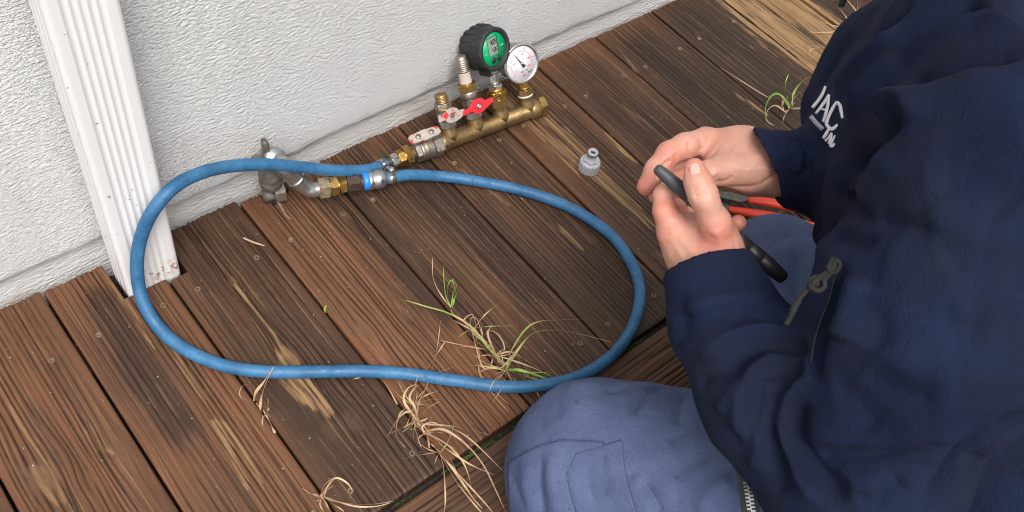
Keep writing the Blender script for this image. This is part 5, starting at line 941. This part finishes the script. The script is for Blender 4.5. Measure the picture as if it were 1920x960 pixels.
def stitches(pts, stp=5.2, off=.0032):
    P = smooth_path([(x, y, 0) for x, y in pts], 12)[:, :2]; L = np.concatenate([[0], np.cumsum(np.linalg.norm(np.diff(P, axis=0), axis=1))]); q = 0
    while q < L[-1] - stp * .6:
        a = [np.interp(q, L, P[:, i]) for i in (0, 1)]; b_ = [np.interp(q + stp * .6, L, P[:, i]) for i in (0, 1)]; h0, n0 = hit(bt, *a); h1_, n1 = hit(bt, *b_)
        if h0 is not None and h1_ is not None: d_ = unit(h1_ - h0); stt.box((h0 + h1_) / 2 + n0 * off, (d_, np.cross(n0, d_), n0), np.linalg.norm(h1_ - h0) / 2, .00028, .0003)
        q += stp
stitches([(968, 867), (992, 854), (1020, 842), (1056, 831), (1122, 834)], off=.0026); stitches([(1089, 857), (1125, 846), (1158, 835)]); stitches([(1158, 835), (1164, 882), (1177, 932), (1194, 975)]); stitches([(1087, 858), (1070, 892), (1077, 925), (1096, 975)])
adopt(stt.build('stitching', Mat('blue_thread', (.09, .11, .20), .8).m), trousers)
drape(bt, [(1081, 852), (1062, 890), (1070, 925), (1090, 990)], [(1166, 826), (1172, 880), (1185, 930), (1204, 990)], 26, 40, .0016, 'pocket_flap', trouserm, trousers, .0022)
drape(bt, [(1364, 770), (1376, 850), (1383, 900), (1396, 985)], [(1394, 770), (1408, 850), (1415, 900), (1429, 985)], 8, 40, .0012, 'zip_tape', tape, trousers, .001)
zt = MB()
for i in range(64):
    t = i / 63; px_ = 1380 + (1414 - 1380) * t + (3.2 if i % 2 else -3.2); py_ = 770 + (985 - 770) * t; p, n_ = hit(bt, px_, py_); p2, _ = hit(bt, px_ + 6, py_)
    if p is None or p2 is None: continue
    x_ = unit(p2 - p); zt.box(p + n_ * .0024, (x_, np.cross(n_, x_), n_), .0023, .00095, .0009)
adopt(zt.build('zip_teeth', steel), trousers)
# dark seam / zip of the jacket front pocket and cord with a knot
cd = [hit(bj, 1570, 486)[0]]; cn = hit(bj, 1570, 486)[1]; d0 = np.linalg.norm(cd[0] - CP) / np.linalg.norm(ray(1570, 486))
cpth = [atd(1566, 486, d0 - .012), atd(1558, 505, d0 - .016), atd(1545, 523, d0 - .018), atd(1530, 533, d0 - .02), atd(1512, 545, d0 - .02), atd(1498, 562, d0 - .018), atd(1488, 580, d0 - .016), atd(1482, 595, d0 - .014), atd(1474, 608, d0 - .012)]
b = MB().tube(cpth, [.0028, .0034, .0024, .0032, .0020, .0019, .0028, .0021, .0020], 10, 8)
b.tube([atd(1562, 484, d0 - .014), atd(1574, 492, d0 - .014), atd(1572, 504, d0 - .014), atd(1560, 512, d0 - .018), atd(1554, 500, d0 - .02), atd(1562, 484, d0 - .014)], .0018, 8)
b.tube([atd(1536, 520, d0 - .024), atd(1524, 522, d0 - .024), atd(1520, 536, d0 - .026), atd(1534, 545, d0 - .026), atd(1546, 536, d0 - .024), atd(1543, 522, d0 - .024)], .0022, 8); b.tube([atd(1548, 512, d0 - .022), atd(1528, 528, d0 - .028), atd(1518, 540, d0 - .024)], .0021, 8)
adopt(b.build('drawcord', cordm.m), jacket)
def strip(bv, pts, wpx, name, mat, parent, off=.001, th=.0012):
    P = smooth_path([(x, y, 0) for x, y in pts], 6)[:, :2]; Tn = np.gradient(P, axis=0); Tn /= np.linalg.norm(Tn, axis=1)[:, None]; nn = np.stack([-Tn[:, 1], Tn[:, 0]], 1); return drape(bv, P - nn * wpx / 2, P + nn * wpx / 2, 4, max(8, len(P)), off, name, mat, parent, th)
strip(bj, [(1566, 520), (1556, 560), (1540, 600), (1528, 640), (1521, 680)], 4, 'pocket_zip', Mat('brown_zip', (.014, .011, .012), .8).m, jacket)
# hood cord end hanging beside the collar
pc = atd(1640, -120, .98); b = MB().tube([pc, atd(1600, -50, .98), atd(1585, -12, .99), atd(1577, 10, 1.0)], [.002, .002, .0045, .0035], 10); adopt(b.build('cord_tip', blackp.m), jacket)

# embroidered chest lettering, each stroke laid on the chest
def zz(x, y): return (1480 + x * .1876, 120 + y * .1876)      # traced positions on the chest
strokes = [([zz(370, 225), zz(340, 300), zz(300, 365), zz(240, 440)], [5, 7, 7, 8]), ([zz(408, 310), zz(370, 370), zz(320, 440), zz(272, 500)], [7, 7, 7, 5]), ([zz(400, 310), zz(395, 400), zz(375, 490), zz(345, 580)], [6, 7, 7, 5]), ([zz(330, 455), zz(385, 462)], [4, 4]),
           ([zz(540, 545), zz(528, 480), zz(515, 420), zz(488, 380)], [5, 8, 8, 7]), ([zz(485, 375), zz(440, 450), zz(400, 530), zz(375, 600)], [6, 7, 7, 8]), ([zz(375, 598), zz(420, 650), zz(460, 640), zz(490, 605)], [7, 9, 8, 4]),
           ([zz(405, 650), zz(380, 695), zz(350, 745)], [5, 7, 7]), ([zz(432, 690), zz(400, 740), zz(368, 772)], [4, 5, 5]), ([zz(432, 690), zz(425, 745), zz(400, 800)], [4, 5, 5]), ([zz(466, 715), zz(440, 770), zz(418, 815)], [3, 5, 6]), ([zz(415, 815), zz(440, 825), zz(462, 795)], [6, 6, 4])]
lg = MB()
def stroke(pts, ws, lift=.0006):
    P = smooth_path([(x, y, 0) for x, y in pts], 5)[:, :2]; Tn = np.gradient(P, axis=0); Tn /= np.linalg.norm(Tn, axis=1)[:, None] + 1e-9; nn = np.stack([-Tn[:, 1], Tn[:, 0]], 1); W_ = .74 * np.interp(np.linspace(0, 1, len(P)), np.linspace(0, 1, len(ws)), ws); V = []; ok = True
    for p_, n2, w2 in zip(P, nn, W_):
        for sgn in (-1, 0, 1):
            h_, nr = hit(bj, *(p_ + n2 * w2 * .5 * sgn))
            if h_ is None and V: h_, nr = V[-1], nr0
            if h_ is None: continue
            nr0 = nr
            V.append(h_ + nr * (lift + (.0002 if sgn == 0 else 0)))
    m = len(V) // 3; V = V[:m * 3]; lg.add(V, [(i * 3 + q, i * 3 + q + 1, i * 3 + 4 + q, i * 3 + 3 + q) for i in range(m - 1) for q in (0, 1)], True)
for st in strokes: stroke(*st)
o = lg.build('embroidered_logo', threadw.m); adopt(o, jacket); m = o.modifiers.new('t', 'SOLIDIFY'); m.thickness = .0006
lg = MB(); stroke([zz(222, 525), zz(275, 590), zz(345, 655)], [11, 11, 11]); o = lg.build('embroidered_bar', Mat('grey_thread', (.38, .37, .42), .8).m); adopt(o, jacket); m = o.modifiers.new('t', 'SOLIDIFY'); m.thickness = .0006

# ---------------------------------------------------------------- black pen-like tool in the hands
pa = atd(1236, 319, .915); pb = atd(1469, 522, .946); pd = unit(pb - pa); PL = np.linalg.norm(pb - pa)
pen = tag(empty('pen_tool', tuple(pa)), 'black pen-like tool with tapered ends held between both hands', 'pen')
adopt(MB().lathe(pa, pd, [(-.004, 0), (-.004, .0036), (-.002, .0050), (.004, .0058), (.020, .0068), (.036, .0070), (.0362, .0067), (.037, .0067), (.0372, .0070), (.050, .0070), (.0502, .0067), (.051, .0067), (.0512, .0070), (PL * .62, .0070)], 30).build('barrel', penm.m), pen)
adopt(MB().lathe(pa, pd, [(PL * .62, .0072), (PL * .64, .0073), (PL * .70, .0073), (PL * .705, .0068), (PL * .715, .0068), (PL * .72, .0077), (PL * .80, .0078), (PL * .805, .0073), (PL * .812, .0073), (PL * .817, .0079), (PL * .90, .0078), (PL * .98, .0066), (PL * 1.0, .0060), (PL * 1.0, .0045), (PL * .985, .004), (PL * .985, 0)], 30).build('cap', blackp.m), pen)
